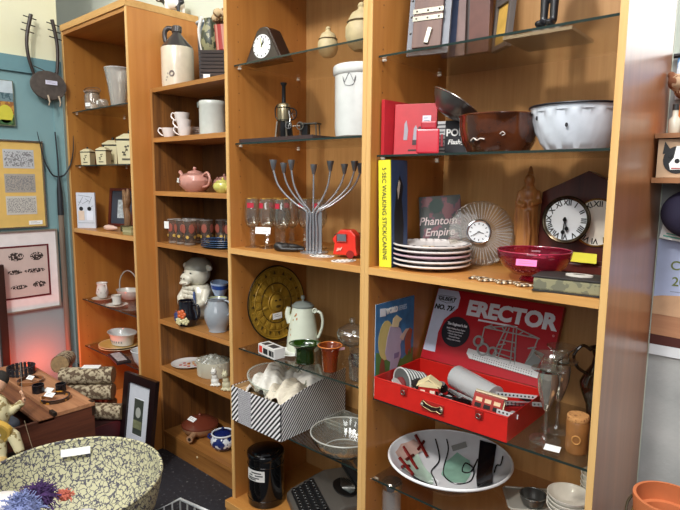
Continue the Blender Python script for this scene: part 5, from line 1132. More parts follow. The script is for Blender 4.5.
def catfig(name, label, x, y, s, m_, rz):
    t = thing(name, label, 'figurine', (x, y, zm5), rz); t.scale = (s, s, s)
    link('body', join(ball(.022, (0, 0, .022), (1, .9, 1)), ball(.017, (0, -.004, .045), (.9, .8, 1.1)), ball(.0155, (0, -.01, .071)), prism([(0, 0)] and [(-.012, -.012), (-.004, -.012), (-.008, -.004)], .015, .08), prism([(.004, -.012), (.012, -.012), (.008, -.004)], .015, .08), tube([(.018, .008, .008), (.03, -.004, .006), (.02, -.018, .006)], .006, 8), ball(.007, (-.008, -.02, .006), (.8, 1.3, .8)), ball(.007, (.008, -.02, .006), (.8, 1.3, .8)), cyl(.02, 0, .006)), m_, t, remesh=.0026)
    for q in (-.006, .006): link('eye', ball(.002, (q, -.024, .074), n=6), mat('2A2A2A', .3), t)
    return t
catfig('cat_figurine', 'small white sitting cat figurine at the shelf front', -1.0432, .165, .95, mat('E6E4DC', .3, coat=.4), 20)
catfig('owl_figurine', 'small cream owl-like figurine standing right beside the white cat', -0.9571, .168, 1.05, mat('C9C2A0', .35, coat=.3), 10)
# ---------------------------------------------------------------- bottom compartment
zm6 = .1072
t = thing('clay_casserole', 'flat terracotta casserole with brown lid, paper tag and stub handle', 'casserole', (-1.3124, .255, zm6), 0)
CLY = mat('B58A68', .4, var=.08)
link('dish_body', vessel([(.05, 0), (.065, .004), (.09, .03), (.096, .05)], .005, 44), CLY, t, sm=True, label='buff clay body')
link('lid', lathe([(.097, .0505), (.096, .056), (.06, .082), (.02, .094), (0, .096)], 44), mat('6A3222', .25, coat=.4), t, sm=True, label='brown glazed lid'); link('lid_knob', ball(.01, (0, 0, .1)), mat('6A3222', .25, coat=.4), t, sm=True)
link('stub_handle', tube([(.05, -.07, .035), (.07, -.1, .034), (.082, -.12, .033)], [.016, .015, .017], 14), CLY, t, sm=True); link('handle_hole', tube([(.082, -.12, .033), (.083, -.1215, .033)], .008, 10), mat('1E1410', .6), t)
sticker(t, (-.005, -.045, .089), (-1.1, 0, 0), .055, .026)
t = thing('blue_sugar_bowl', 'blue and white porcelain lidded sugar bowl with side handle', 'sugar bowl', (-1.0864, .235, zm6), 0)
DB = spots('DFE4EA', '1E2E6A', 40, .5, .2, coat=.5)
link('bowl_body', vessel([(.035, 0), (.045, .004), (.062, .03), (.062, .055), (.052, .072), (.054, .08)], .003, 40), DB, t, sm=True)
link('white_collar', ring(.054, .004, .08, 40), mat('DFE4EA', .2), t, sm=True)
link('lid', lathe([(0, .074), (.044, .074), (.04, .084), (.02, .094), (0, .095)], 36), mat('16225A', .15, coat=.6), t, sm=True, label='dark blue lid'); link('lid_knob', lathe([(.004, .0945), (.008, .102), (.006, .11), (0, .112)], 16), mat('16225A', .15, coat=.6), t, sm=True)
link('side_handle', tube([(-.055, -.01, .055), (-.085, -.02, .052), (-.09, -.022, .035), (-.058, -.012, .03)], .006, 8, smooth=4), mat('1E2E6A', .2), t, sm=True)

# ================================================================ orange bookcase
zl1 = 1.8142
CLG = glass('F0EDE6', 1.6, .12, .03, 'E6E0D6')
t = thing('mason_jar', 'clear clip-top preserving jar on the top glass shelf', 'jar', (-2.0376, .10, zl1), 30)
link('jar_body', vessel([(.038, 0), (.042, .004), (.042, .075), (.036, .088), (.036, .094)], .003, 36), CLG, t, sm=True); link('glass_lid', lathe([(0, .0965), (.04, .0965), (.041, .102), (.03, .11), (0, .111)], 36), CLG, t, sm=True)
link('wire_bail', join(ring(.0385, .0015, .09, 36, 6), tube([(-.04, 0, .09), (-.052, 0, .105), (-.03, 0, .12), (.03, 0, .12), (.052, 0, .105), (.04, 0, .09)], .0015, 6, smooth=3)), mat('5A5A58', .3, .8), t); link('fill', cyl(.034, .004, .03, 24), mat('D9C2B0', .7), t); sticker(t, (0, -.0425, .025), w=.03, h=.018)
t = thing('crystal_vase', 'tall cut crystal vase flaring upward, largest glass on the top shelf', 'vase', (-1.8009, .13, zl1), 0); t.scale = (1, 1, 1.16)
link('vase_body', vessel([(.034, 0), (.038, .006), (.045, .06), (.055, .12), (.066, .17)], .004, 96, mod=lambda a, z: 1 + .035 * abs(math.sin(8 * a + z * 25))), glass('F0EFEA', 2., .28, .06, 'EEECE6'), t, sm=True); link('rim', ring(.066, .0022, .17, 48), glass('F4F4F0', 2., .5), t, sm=True)
t = thing('glass_candy_dish', 'small round clear glass between preserving jar and crystal vase', 'glass', (-1.8855, .085, zl1), 0)
link('dish_body', vessel([(.02, 0), (.028, .01), (.03, .03), (.024, .042)], .002, 28), CLG, t, sm=True); sticker(t, (0, -.0305, .024), w=.02, h=.018)
zl2 = 1.5136
CC = mat('D6CDA6', .35, coat=.3, var=.04)
def canister(label, x, y, s):
    t = thing('kitchen_canister', label, 'canister', (x, y, zl2), 35, 'cream canister set'); t.scale = (s * .86, s * .86, s * 1.12)
    link('canister_body', join(([(sx_ * r_, sy_ * r_, z) for z, r_ in ((0, .036), (.002, .038), (.078, .042)) for sx_, sy_ in ((-1, -1), (1, -1), (1, 1), (-1, 1))], [(3, 2, 1, 0), (8, 9, 10, 11)] + [(k * 4 + i, k * 4 + (i + 1) % 4, k * 4 + 4 + (i + 1) % 4, k * 4 + 4 + i) for k in range(2) for i in range(4)])), CC, t, bev=.003)
    link('black_band', cbox(0, 0, .0785, .088, .088, .004), mat('1E1C1A', .4), t, bev=.001)
    link('lid', join(([(sx_ * r_, sy_ * r_, z) for z, r_ in ((.083, .042), (.087, .042), (.102, .018)) for sx_, sy_ in ((-1, -1), (1, -1), (1, 1), (-1, 1))], [(3, 2, 1, 0), (8, 9, 10, 11)] + [(k * 4 + i, k * 4 + (i + 1) % 4, k * 4 + 4 + (i + 1) % 4, k * 4 + 4 + i) for k in range(2) for i in range(4)])), CC, t, bev=.002)
    link('lid_knob', ball(.008, (0, 0, .108), (1, 1, .8)), mat('1E1C1A', .4), t, sm=True)
    link('painted_sprig', join(tube([(-.012, -.0405, .03), (0, -.041, .045), (.006, -.0415, .06)], .0014, 5), *[ball(.004, (x, -.0412, z), (1.2, .4, .8), 6) for x, z in ((-.012, .04), (.006, .048), (.0, .058), (-.004, .032), (.012, .06))]), mat('4A4638', .5), t)
    link('painted_word', box(-.018, .018, -.0402, -.0392, .014, .02), mat('5A5648', .5), t)
    return t
canister('smallest cream canister, far left of the set', -2.1928, .12, .82)
canister('second smallest cream canister, right of the smallest', -2.0009, .13, .86)
canister('tall cream canister rising behind the two small ones', -2.0657, .22, 1.25)
canister('largest cream canister, at the right against the bookcase side', -1.8131, .19, 1.45)
zl3 = 1.1522
t = thing('greeting_card_box', 'upright pale card printed with a line drawing of people', 'card', (-2.1638, .09, zl3), 36)
link('card', box(-.056, .056, -.006, .006, 0, .205), mat('C9CED8', .6), t)
link('printed_figure', box(-.046, -.01, -.0072, -.0062, .045, .1), mat('D9C2AE', .6), t); link('printed_figure', box(.004, .044, -.0072, -.0062, .045, .1), mat('DDE2EE', .6), t)
for x in (-.028, .022): link('printed_head', tr(disc_front(0, 0, .012, .001, -.0075, 14), (x, 0, .112)), BLACK if x > 0 else mat('1E1E22', .6), t)
link('printed_drawing', join(*[tube([(rx, -.0066, rz_), (rx + dx_, -.0066, rz_ + dz_)], .0009, 5) for rx, rz_, dx_, dz_ in ((-.045, .13, .03, .05), (-.02, .14, .04, .02), (.0, .17, .03, -.02), (.02, .14, .02, .04), (-.04, .19, .07, -.01), (-.05, .03, .1, .0), (-.045, .15, .02, .0), (.03, .12, .015, .01))]), mat('4A5A60', .6), t)['kind'] = 'stuff'
t = thing('framed_photo', 'dark framed picture with blue-grey mount leaning behind the driftwood', 'picture frame', (-2.1708, .275, zl3), 25)
t.rotation_euler = (math.radians(-8), 0, math.radians(25))
for g in (box(-.09, -.074, -.008, .008, 0, .23), box(.074, .09, -.008, .008, 0, .23), box(-.0735, .0735, -.008, .008, 0, .016), box(-.0735, .0735, -.008, .008, .214, .23)): link('frame_bar', g, mat('5A2418', .4), t)
link('mount', box(-.0735, .0735, -.001, .004, .0165, .2135), mat('3A404C', .7), t); link('picture', box(-.03, .03, -.0022, -.0012, .05, .16), mat('AEB8BC', .6, var=.4, scale=60), t)
t = thing('driftwood', 'twisted pale driftwood branch standing on a small dark block', 'driftwood', (-1.7894, .145, zl3), 0)
link('branch', join(tube([(0, 0, .03), (.004, 0, .08), (-.008, 0, .13), (.006, 0, .17), (-.02, 0, .205), (-.05, .01, .225)], [.018, .02, .018, .022, .014, .006], 10, smooth=3), tube([(.004, 0, .16), (.018, 0, .2), (.016, 0, .235)], [.018, .014, .006], 10, smooth=3), tube([(-.006, 0, .13), (-.03, .0, .17), (-.036, 0, .2)], [.014, .01, .005], 8)), wood('5E4028', '9A7450', 'z', .7, 3.), t, remesh=.004)
link('block_base', cbox(0, 0, 0, .07, .05, .034), mat('3E3A22', .6), t, bev=.002)
for k in range(3):
    single('small_book', join(cbox(0, 0, 0, .08, .06, .0015), cbox(.001, 0, .0015, .077, .057, .009), cbox(0, 0, .0105, .08, .06, .0015)), mat('9A9468' if k != 1 else 'B5AE86', .6), ['lowest', 'middle', 'topmost'][k] + ' small olive booklet piled by the bookcase side', 'book', (-1.6324, .085, zl3 + k * .0126), 5, 'small olive booklets')['resting'] = 1 if k else 0
single('shell', lathe([(0, -.06), (.006, -.055), (.014, -.02), (.017, .01), (.012, .035), (0, .045)], 20), mat('D9B8A8', .35), 'long pinkish pointed shell lying in front of the dark frame', 'shell', (-1.9036, .10, zl3 + .018), (0, math.radians(-90), math.radians(15)), sm=True)
zl4 = .7281
PC = mat('D9D4CC', .2, coat=.4)
t = thing('creamer_jug', 'white porcelain creamer with small flowers on a saucer', 'creamer', (-2.1000, .13, zl4 + .012), 0); t['resting'] = 1
link('jug_body', vessel([(.02, 0), (.024, .003), (.036, .03), (.03, .06), (.026, .075), (.032, .09)], .0025, 36, mod=lambda a, z: 1 + (.3 * max(0, -math.cos(a)) ** 6 if z > .08 else 0)), PC, t, sm=True)
link('handle', tube([(.028, 0, .08), (.05, 0, .085), (.055, 0, .055), (.034, 0, .035)], .004, 8, smooth=4), PC, t, sm=True)
for a, z in ((.2, .04), (.9, .035), (.5, .055), (-.3, .03)): link('painted_flower', ball(.004, (.034 * math.sin(a), -.034 * math.cos(a), z), (1, .4, 1), 6), mat('8E7A6E', .5), t)
def saucer(label, x, y):
    t = thing('saucer', label, 'saucer', (x, y, zl4), 0)
    link('saucer_body', vessel([(.03, 0), (.04, .001), (.055, .008), (.06, .011)], .002, 36), PC, t, sm=True); link('rim', ring(.0595, .001, .011, 36, 6), mat('B9A68A', .3), t, sm=True)
saucer('white saucer beneath the porcelain creamer', -2.1000, .13)
saucer('white saucer beneath the small tea cup on the glass', -1.8750, .105)
t = thing('demitasse_cup', 'small white patterned cup standing on its saucer, right of the creamer', 'cup', (-1.8750, .105, zl4 + .012), 0); t['resting'] = 1
link('cup_body', vessel([(.02, 0), (.024, .003), (.026, .03), (.027, .052)], .002, 32), PC, t, sm=True); link('rim_band', ring(.0272, .0012, .052, 32, 6), mat('9A8A6A', .3), t, sm=True)
link('painted_motif', tr(ball(.008, (0, -.026, .026), (.8, .2, 1.5), 6)), mat('3A342E', .5), t); link('handle', tube([(-.026, 0, .045), (-.04, 0, .045), (-.04, 0, .02), (-.025, 0, .015)], .003, 6, smooth=3), PC, t, sm=True)
t = thing('handled_basket_dish', 'white oval porcelain basket dish with thin arched handle', 'dish', (-2.0075, .25, zl4), 10)
link('dish_body', vessel([(.04, 0), (.05, .003), (.08, .035), (.09, .055)], .003, 44, sy=.7), mat('C9C4BA', .25, coat=.3), t, sm=True)
link('handle', tube([(-.088, 0, .052), (-.08, 0, .11), (-.045, 0, .155), (0, 0, .17), (.045, 0, .155), (.08, 0, .11), (.088, 0, .052)], .004, 8, smooth=5), mat('C0BDB6', .25, .3), t, sm=True)
zl5 = .4401
for k in range(2):
    t = thing('yellow_plate', ['lower mustard yellow dinner plate under the white casserole', 'upper mustard yellow dinner plate under the white casserole'][k], 'plate', (-2.0326, .195, zl5 + k * .012), 0, 'mustard yellow plates'); t['resting'] = k
    link('plate_body', vessel([(.07, 0), (.09, .003), (.122, .013)], .003, 56), mat('C8A45C', .3, coat=.3), t, sm=True); link('rim', ring(.1215, .0014, .013, 56, 6), mat('E2CFA0', .3), t, sm=True)
t = thing('white_casserole', 'white oval casserole with wavy lip and blue-grey print on the yellow plates', 'casserole', (-2.0391, .21, zl5 + .016), 0); t.scale = (1.22, 1.1, 1.05); t['resting'] = 1
link('dish_body', vessel([(.055, 0), (.065, .003), (.075, .05), (.088, .068)], .003, 48, sy=.8, mod=lambda a, z: 1 + .04 * abs(math.cos(a)) ** 8 * (z > .055)), mat('D6DAD8', .2, coat=.4), t, sm=True)
for q in range(9):
    a = -.9 + q * .22; link('printed_motif', ball(.006, (.069 * math.sin(a), -.0555 * math.cos(a), .025), (.8, .3, 1.2), 6), mat('6E8488', .5), t)
t = thing('white_mixing_bowl', 'plain white bowl at right, half hidden by the bookcase side', 'bowl', (-1.612, .115, zl5 + .003), 0)
link('bowl_body', vessel([(.028, 0), (.034, .004), (.055, .04), (.064, .085), (.066, .09)], .003, 44), mat('D2D8D8', .2, coat=.4), t, sm=True); link('rim', ring(.0655, .0022, .09, 44), mat('E2E8E8', .2), t, sm=True)
t = thing('flatware_pack', 'flat dark pack with a pale printed panel lying at the glass shelf edge', 'pack', (-1.8154, .075, zl5), -12)
link('pack', cbox(0, 0, 0, .2, .075, .012), mat('1E1A1C', .5), t, bev=.001); link('printed_panel', cbox(-.01, 0, .0122, .16, .05, .001), mat('A9A4A4', .5, var=.2, scale=60), t)

# ================================================================ left wall
def on_left(name, label, cat, y, z, x=-2.2445): return thing(name, label, cat, (x, y, z), 90)
# local x -> world y, front faces +x (local -y)
def frame(t, w, h, bar, m_, depth=.018):
    for g in (box(-w / 2, -w / 2 + bar, -depth, 0, 0, h), box(w / 2 - bar, w / 2, -depth, 0, 0, h), box(-w / 2 + bar + .0003, w / 2 - bar - .0003, -depth, 0, 0, bar), box(-w / 2 + bar + .0003, w / 2 - bar - .0003, -depth, 0, h - bar, h)): link('frame_bar', g, m_, t)
t = on_left('small_painting', 'small unframed painting of a yellow bowl and orange field', 'painting', -.335, 1.712)
link('canvas', box(-.1, .1, -.018, 0, 0, .235), mat('6A6E58', .7), t); link('sky_area', box(-.096, .096, -.0188, -.0182, .17, .232), mat('B9C6CC', .7, var=.1), t); link('tree_band', box(-.096, .096, -.0188, -.0182, .125, .17), spots('3E5A62', '6A8288', 60, .5, .7), t)
link('field_area', box(-.096, .096, -.0188, -.0182, .06, .125), spots('B98A3A', '8E5A2E', 50, .5, .7), t); link('grass_area', box(-.096, .096, -.0188, -.0182, .004, .06), spots('5E7A3E', '2E4A2A', 50, .5, .7), t)
link('painted_bowl', tr(disc_front(.055, .06, .04, .0008, -.0198, 20, .9, 1.2)), mat('C9C23E', .6), t); link('painted_bowl_foot', box(.03, .08, -.0198, -.0189, .01, .03), mat('3E6A3A', .6), t)
t = on_left('triptych_print', 'large silver framed yellow mount holding three small ink drawings', 'framed picture', -.335, 1.165)
frame(t, .462, .475, .007, mat('9A9C98', .25, .8)); link('yellow_mount', box(-.223, .223, -.008, -.001, .0075, .467), mat('D9B464', .7, var=.03), t)
for k, (zb, c_) in enumerate(((.325, 'B9BCBE'), (.195, 'A39E94'), (.075, 'C4C2B8'))):
    p = link('ink_drawing', box(.03, .183, -.0092, -.0082, zb, zb + .1), mat(c_, .8), t)
    link('drawing_marks', box(.036, .177, -.0098, -.0093, zb + .01, zb + .09), spots(c_, '7C7C7E', 150 + 30 * k, .53, .8), p)
sticker(t, (.172, -.0095, .028), w=.07, h=.022)
t = on_left('red_bordered_print', 'large white mounted print with a dark red inner border and brown figures', 'framed picture', -.32, .70)
frame(t, .53, .452, .007, mat('A9A79C', .3, .6)); link('white_mount', box(-.257, .257, -.008, -.001, .0075, .444), mat('E2DEDC', .7), t)
for g in (box(-.2, .215, -.011, -.0084, .36, .369), box(-.2, .215, -.011, -.0084, .075, .084), box(.2065, .215, -.011, -.0084, .0845, .3595)): link('red_border', g, mat('5E1420', .4), t)
p = link('print_sheet', box(-.2, .206, -.0098, -.0084, .0845, .3595), mat('C4B4AC', .8), t)
for (x, z, sx_, sz_) in ((.045, .31, .05, .036), (.15, .305, .045, .034), (.035, .225, .05, .018), (.135, .225, .07, .018), (.05, .14, .055, .018), (.155, .145, .045, .026), (-.08, .3, .04, .03), (-.09, .22, .04, .02)): link('drawn_figure', tr(disc_front(0, 0, 1, .0006, -.0104, 9, sx_ * .8, sz_ * .7), (x, 0, z)), spots('C4B4AC', '2E2420', 110, .46, .8), p)
# lyre
t = on_left('gourd_lyre', 'two-armed gourd lyre with tuning pegs hanging high on the cream wall', 'lyre', -.075, 1.885, -2.2)
GD = mat('4E4640', .6, var=.25, scale=40)
link('gourd_body', tr(lathe([(0, -.035), (.04, -.03), (.075, -.008), (.085, .012), (.082, .02), (0, .022)], 44, sx=1.12, sy=.92), (0.005, 0, .055), (PI / 2, 0, 0)), GD, t, sm=True)
for s, pts in ((0, [(-.06, 0, .1), (-.085, 0, .2), (-.085, 0, .3), (-.058, 0, .415)]), (1, [(.055, 0, .11), (.066, 0, .2), (.066, 0, .3), (.048, 0, .41)])):
    a = link('arm', tube(pts, [.008, .0085, .009, .01], 10, smooth=5), mat('2A1C16', .4, var=.2), t, sm=True)
    for k in range(3):
        z = .395 - k * .036 if not s else .385 - k * .036; x = (-.064 - k * .008) if not s else (.052 + k * .005)
        link('tuning_peg', tube([(x - .035, -.004, z + .006), (x + .03, -.004, z - .004)], .003, 6), mat('1E1412', .5), a)
link('cross_cord', tube([(-.065, -.005, .15), (-.02, -.01, .135), (.02, -.01, .12), (.055, -.005, .135)], .0025, 6, smooth=4), mat('3A2C22', .7), t)
for x in (-.012, .045): link('bone_peg', tube([(x, -.04, .0), (x + .006, -.045, -.035), (x + .002, -.04, -.055)], [.005, .004, .002], 8), mat('B9A890', .5), t, sm=True)
sticker(t, (.015, -.028, .07), (0, 0, 0), .062, .022, 'D6D4E6')
# pitchfork
t = on_left('pitchfork', 'old three-tined iron pitchfork leaning upright against the teal wall', 'pitchfork', -.035, 0, -2.212)
IR = mat('2E3236', .5, .5)
for pts in ([(0, 0, 1.445), (-.035, 0, 1.46), (-.07, 0, 1.53), (-.088, 0, 1.62), (-.1, 0, 1.69)], [(0, 0, 1.44), (0, 0, 1.55), (-.006, 0, 1.695)], [(0, 0, 1.445), (.035, 0, 1.46), (.07, 0, 1.52), (.085, -.01, 1.6), (.088, -.012, 1.68)]):
    link('tine', tube(pts, [.005, .0045, .004, .003, .0015][:len(pts)], 8, smooth=5), IR, t, sm=True)
link('socket', tube([(0, 0, 1.23), (0, 0, 1.36), (0, 0, 1.445)], [.017, .015, .007], 12), IR, t, sm=True)
link('handle', tube([(0, 0, .0), (0, 0, .6), (0, 0, 1.23)], .015, 12), wood('5E5246', '857868', 'z', .7, 2.), t, sm=True)

# ================================================================ trunk and what lies on it
t = thing('wooden_chest', 'rough reddish-brown wooden chest with its front lid half open', 'chest', (-2.11, -.67, 0), 0)
TW_ = wood('8E5A3A', 'C08A62', 'x', .6, 1.5); TWD = wood('3E1E12', '6A3824', 'y', .6, 1.5)
w, d, h = .805, .37, .45
link('end_wall', box(w - .018, w, .0, d, 0, h - .0185), TWD, t, label='dark end wall'); link('end_wall', box(0, .018, 0, d, 0, h - .0185), TWD, t)
link('back_wall', box(.0185, w - .0185, d - .018, d, 0, h - .0185), TWD, t); link('front_wall', box(.0185, w - .0185, 0, .018, 0, h - .0185), TWD, t); link('chest_floor', box(.0185, w - .0185, .0185, d - .0185, .02, .035), TWD, t)
link('top_board', box(-.004, w + .004, .205, d + .004, h - .018, h), TW_, t, bev=.002); link('hinged_board', box(0, w, .135, .203, h - .03, h - .014), wood('5E3420', '94603C', 'x', .6, 1.5), t, bev=.002)
link('front_rail', box(0, w, -.004, .018, h - .018, h - .006), wood('A88A66', 'D2BC94', 'x', .6, 1.5), t, bev=.002)
link('corner_strap', join(box(w - .03, w + .003, .36, d + .006, h - .06, h + .002)), mat('3A2A20', .5, .4), t); link('hinge', box(w - .04, w + .006, .195, .21, h - .012, h + .003), mat('2E2620', .5, .5), t)
pst = thing('puppet_stool', 'small dark stool under the puppet between chest and basin', 'stool', (-1.215, -.665, 0), 0)
link('seat', cyl(.08, .325, .345, 28), mat('241C18', .5), pst)
for q in range(3): link('leg', tube([(.055 * math.cos(q * 2.1), .055 * math.sin(q * 2.1), .325), (.07 * math.cos(q * 2.1), .07 * math.sin(q * 2.1), 0)], .009, 8), mat('241C18', .5), pst)
# the dark thing in the cavity
t = thing('dark_cloth_roll', 'dark blue-grey cloth lying in the open front of the wooden chest', 'cloth', (-1.62, -.59, .40), 0); 
link('cloth_fold', join(ball(.05, (0, 0, 0), (3.4, .8, .6)), ball(.045, (.15, .0, -.004), (1.6, .8, .5)), ball(.045, (-.14, .01, .006), (1.4, .9, .6))), mat('3A3E48', .9, var=.2), t, remesh=.008)
zt_ = .4512
def bangle(label, x, y, R, h, m_, rz=0):
    t = thing('bangle', label, 'bangle', (x, y, zt_), rz)
    link('band', lathe([(R - .006, 0), (R, 0), (R + .001, h * .5), (R, h), (R - .006, h), (R - .007, h * .5), (R - .006, 0)], 44), m_, t, sm=True); return t
t = thing('beaded_bracelet', 'wide dark bracelet of upright black bars at the far end of the chest', 'bracelet', (-1.93, -.385, zt_), 0)
for q in range(20):
    a = 2 * PI * q / 20; link('black_bar', tr(box(-.007, .007, -.004, .004, 0, .04), (.062 * math.cos(a), .062 * math.sin(a), 0), (0, 0, a + PI / 2)), mat('26262C', .3), t, bev=.0015)
link('cord', join(ring(.062, .003, .01, 32, 6), ring(.062, .003, .03, 32, 6)), mat('5A564E', .6), t)
b_ = bangle('low brown tortoiseshell bangle with a price tag lying across it', -1.765, -.40, .058, .014, spots('3A2014', '8A5A34', 30, .5, .2, coat=.5)); sticker(b_, (.0, .0, .0225), (-.9, 0, .3), .042, .022)
t = thing('black_cuff', 'narrow black cuff standing left of its white tag', 'cuff', (-1.598, -.425, zt_), 30)
link('band', lathe([(.022, 0), (.026, 0), (.026, .038), (.022, .038), (.022, 0)], 36), mat('121216', .25), t, sm=True)
t = thing('black_cuff', 'narrow black cuff standing right of the white tag', 'cuff', (-1.545, -.345, zt_), 30)
link('band', lathe([(.019, 0), (.023, 0), (.023, .034), (.019, .034), (.019, 0)], 36), mat('121216', .25), t, sm=True)
single('white_tag', box(-.022, .022, -.012, .012, 0, .001), WHITE, 'folded white tag lying between the two black cuffs', 'tag', (-1.572, -.388, zt_ + .008), (.5, 0, .4))
b_ = bangle('wide amber and black bangle nearest the chest corner, with paper tag', -1.455, -.405, .062, .016, spots('B9802A', '2A1C14', 22, .52, .12, coat=.7)); sticker(b_, (-.01, -.02, .0245), (-1.0, 0, .4), .05, .024)
# marionette with banjo
t = thing('marionette', 'pale stringed puppet playing a yellow round guitar in front of the chest', 'puppet', (-1.205, -.655, .33), 0)
SK = mat('D9A888', .6); CLO = spots('CFC59C', '8E7C50', 40, .56, .85)
base = Vector((-1.21, -.735, .30))
def L(p): return tuple(Vector(p) - base)
fig = join(ball(.05, L((-1.29, -.76, .50)), (1, .8, 1.4)), tube([L((-1.29, -.75, .52)), L((-1.262, -.72, .50)), L((-1.24, -.69, .53))], [.026, .02, .015], 10), tube([L((-1.27, -.76, .43)), L((-1.20, -.74, .42)), L((-1.175, -.73, .36))], [.03, .024, .018], 10), tube([L((-1.30, -.77, .43)), L((-1.23, -.78, .40)), L((-1.22, -.78, .33))], [.03, .024, .018], 10))
link('costume', fig, CLO, t, remesh=.005)
link('head', join(ball(.032, L((-1.31, -.75, .605)), (1, .95, 1.2)), ball(.008, L((-1.283, -.768, .60)))), SK, t, remesh=.003)
link('hair', ball(.035, L((-1.318, -.742, .62)), (1, 1, 1)), mat('2A2622', .9), t, sm=True)
hand = [ball(.012, L((-1.235, -.685, .542)), (1, .6, 1.2))]
for k, (dx_, dz_) in enumerate(((-.014, .03), (-.005, .036), (.004, .034), (.012, .028), (.02, .008))):
    hand.append(tube([L((-1.235, -.685, .545)), L((-1.235 + dx_ * .7, -.688, .545 + dz_ * .6)), L((-1.235 + dx_, -.694, .545 + dz_))], [.0048, .0042, .0034], 8))
link('hand', join(*hand), SK, t, remesh=.0018)
for x, y in ((-1.175, -.73), (-1.22, -.78)): link('shoe', join(ball(.018, L((x + .01, y - .012, .338)), (1.1, 1.5, .8))), mat('C2A46A', .6), t, sm=True)
link('string', tube([L((-1.235, -.69, .575)), L((-1.23, -.69, .7))], .0008, 4), mat('B9B0A0', .6), t); link('string', tube([L((-1.2, -.70, .47)), L((-1.155, -.68, .30))], .0012, 4), mat('8A7A60', .6), t)
bj = thing('guitar', None, None); bj.parent = t; bj.location = L((-1.235, -.80, .44)); bj.rotation_euler = (math.radians(12), math.radians(-8), math.radians(38))
link('guitar_body', join(front([(.06 * math.cos(a * PI / 12) * (1 + .12 * math.cos(2 * a * PI / 12)), .052 * math.sin(a * PI / 12)) for a in range(24)], .022)), mat('C9A24A', .35, coat=.3), bj, bev=.003, label='yellow wooden body')
link('guitar_top', front([(.05 * math.cos(a * PI / 12) * (1 + .12 * math.cos(2 * a * PI / 12)), .043 * math.sin(a * PI / 12)) for a in range(24)], .001, -.0015), mat('A88A3E', .4), bj)
link('pick_guard', front([(-.05, -.03), (-.01, -.034), (.03, -.01), (.026, .012), (-.004, .006), (-.04, -.008)], .001, -.0028), mat('D9D6CE', .4), bj); link('sound_mark', join(tube([(-.04, -.0045, -.02), (-.02, -.0045, -.008), (0, -.0045, -.006), (.014, -.0045, .0)], .003, 6, smooth=3)), BLACK, bj)
link('guitar_neck', box(-.2, -.055, .004, .018, -.008, .008), mat('5E3A1E', .4), bj)

# ================================================================ logs behind the chest
bx_ = thing('log_crate', 'dark red low crate under the birch logs beside the chest', 'crate', (-1.735, -.145, 0), 0)
for g in (box(-.24, .24, -.13, -.118, 0, .235), box(-.24, .24, .118, .13, 0, .235)): link('crate_side', g, mat('4E1418', .5), bx_)
for g in (box(-.24, -.228, -.1175, .1175, 0, .235), box(.228, .24, -.1175, .1175, 0, .235)): link('crate_end', g, mat('4E1418', .5), bx_)
link('crate_top', box(-.2275, .2275, -.1175, .1175, .215, .235), mat('3A1A18', .6), bx_)
BR_ = spots('9E8F74', '5E4C3A', 60, .54, .85, third='B9AB8E')
for k, (p0, p1, r_, lab) in enumerate((((-1.665, -.22, .277), (-1.495, -.075, .277), .04, 'mottled birch log at the bottom right, by the leaning black frame'), ((-1.80, -.215, .34), (-1.63, -.055, .34), .042, 'mottled birch log in the middle of the pile, under the labelled one'), ((-1.82, -.235, .425), (-1.64, -.045, .425), .044, 'mottled birch log on top, with a white paper label'), ((-2.0, -.13, .455), (-1.86, -.225, .475), .045, 'short thick birch log lying crosswise at the far left'), ((-1.80, -.07, .27), (-1.66, -.05, .27), .03, 'thin pale birch stick low at the back of the pile'))):
    v = Vector(p1) - Vector(p0); L_ = v.length
    t = thing('birch_log', lab, 'log', p0, 0, 'birch logs'); t.rotation_euler = v.to_track_quat('Z', 'Y').to_euler()
    link('bark', lathe([(r_ * .985, 0), (r_, L_ * .3), (r_ * 1.03, L_ * .6), (r_, L_)], 24, mod=lambda a, z: 1 + .03 * math.sin(3 * a + z * 9)), BR_, t, sm=True)
    link('cut_end', lathe([(0, L_), (r_ * .97, L_), (r_ * .97, L_ - .003), (0, L_ - .003)], 24), mat('8E7450', .8, var=.2, scale=60), t); link('cut_end', lathe([(0, 0), (r_ * .95, 0), (r_ * .95, .003), (0, .003)], 24), mat('8A6A48', .8, var=.2, scale=60), t)
single('log_label', box(-.045, .045, -.02, .02, 0, .001), WHITE, 'white paper label resting on the topmost birch log', 'label', (-1.715, -.125, .471), (.1, 0, .75))
t = thing('napkin_ring', 'dark round ring lying on the bottom birch log by the chest corner', 'ring', (-1.45, -.235, .345), (math.radians(62), 0, math.radians(30))); t.rotation_euler = (math.radians(62), 0, math.radians(30))
link('ring_band', ring(.028, .008, 0, 32, 10), mat('2A1E18', .3), t, sm=True); t.location = (-1.60, -.235, .345)
t = thing('red_glass_dish', 'red glass dish lying on the floor end of the crate', 'dish', (-1.27, -.14, .0), 0)
link('dish_body', vessel([(.03, 0), (.04, .01), (.06, .05), (.07, .06)], .004, 40), glass('C04050', 1.8, .4, .05, '8E1A2A'), t, sm=True); link('rim', ring(.07, .003, .06, 40), mat('8E2A34', .15), t, sm=True)
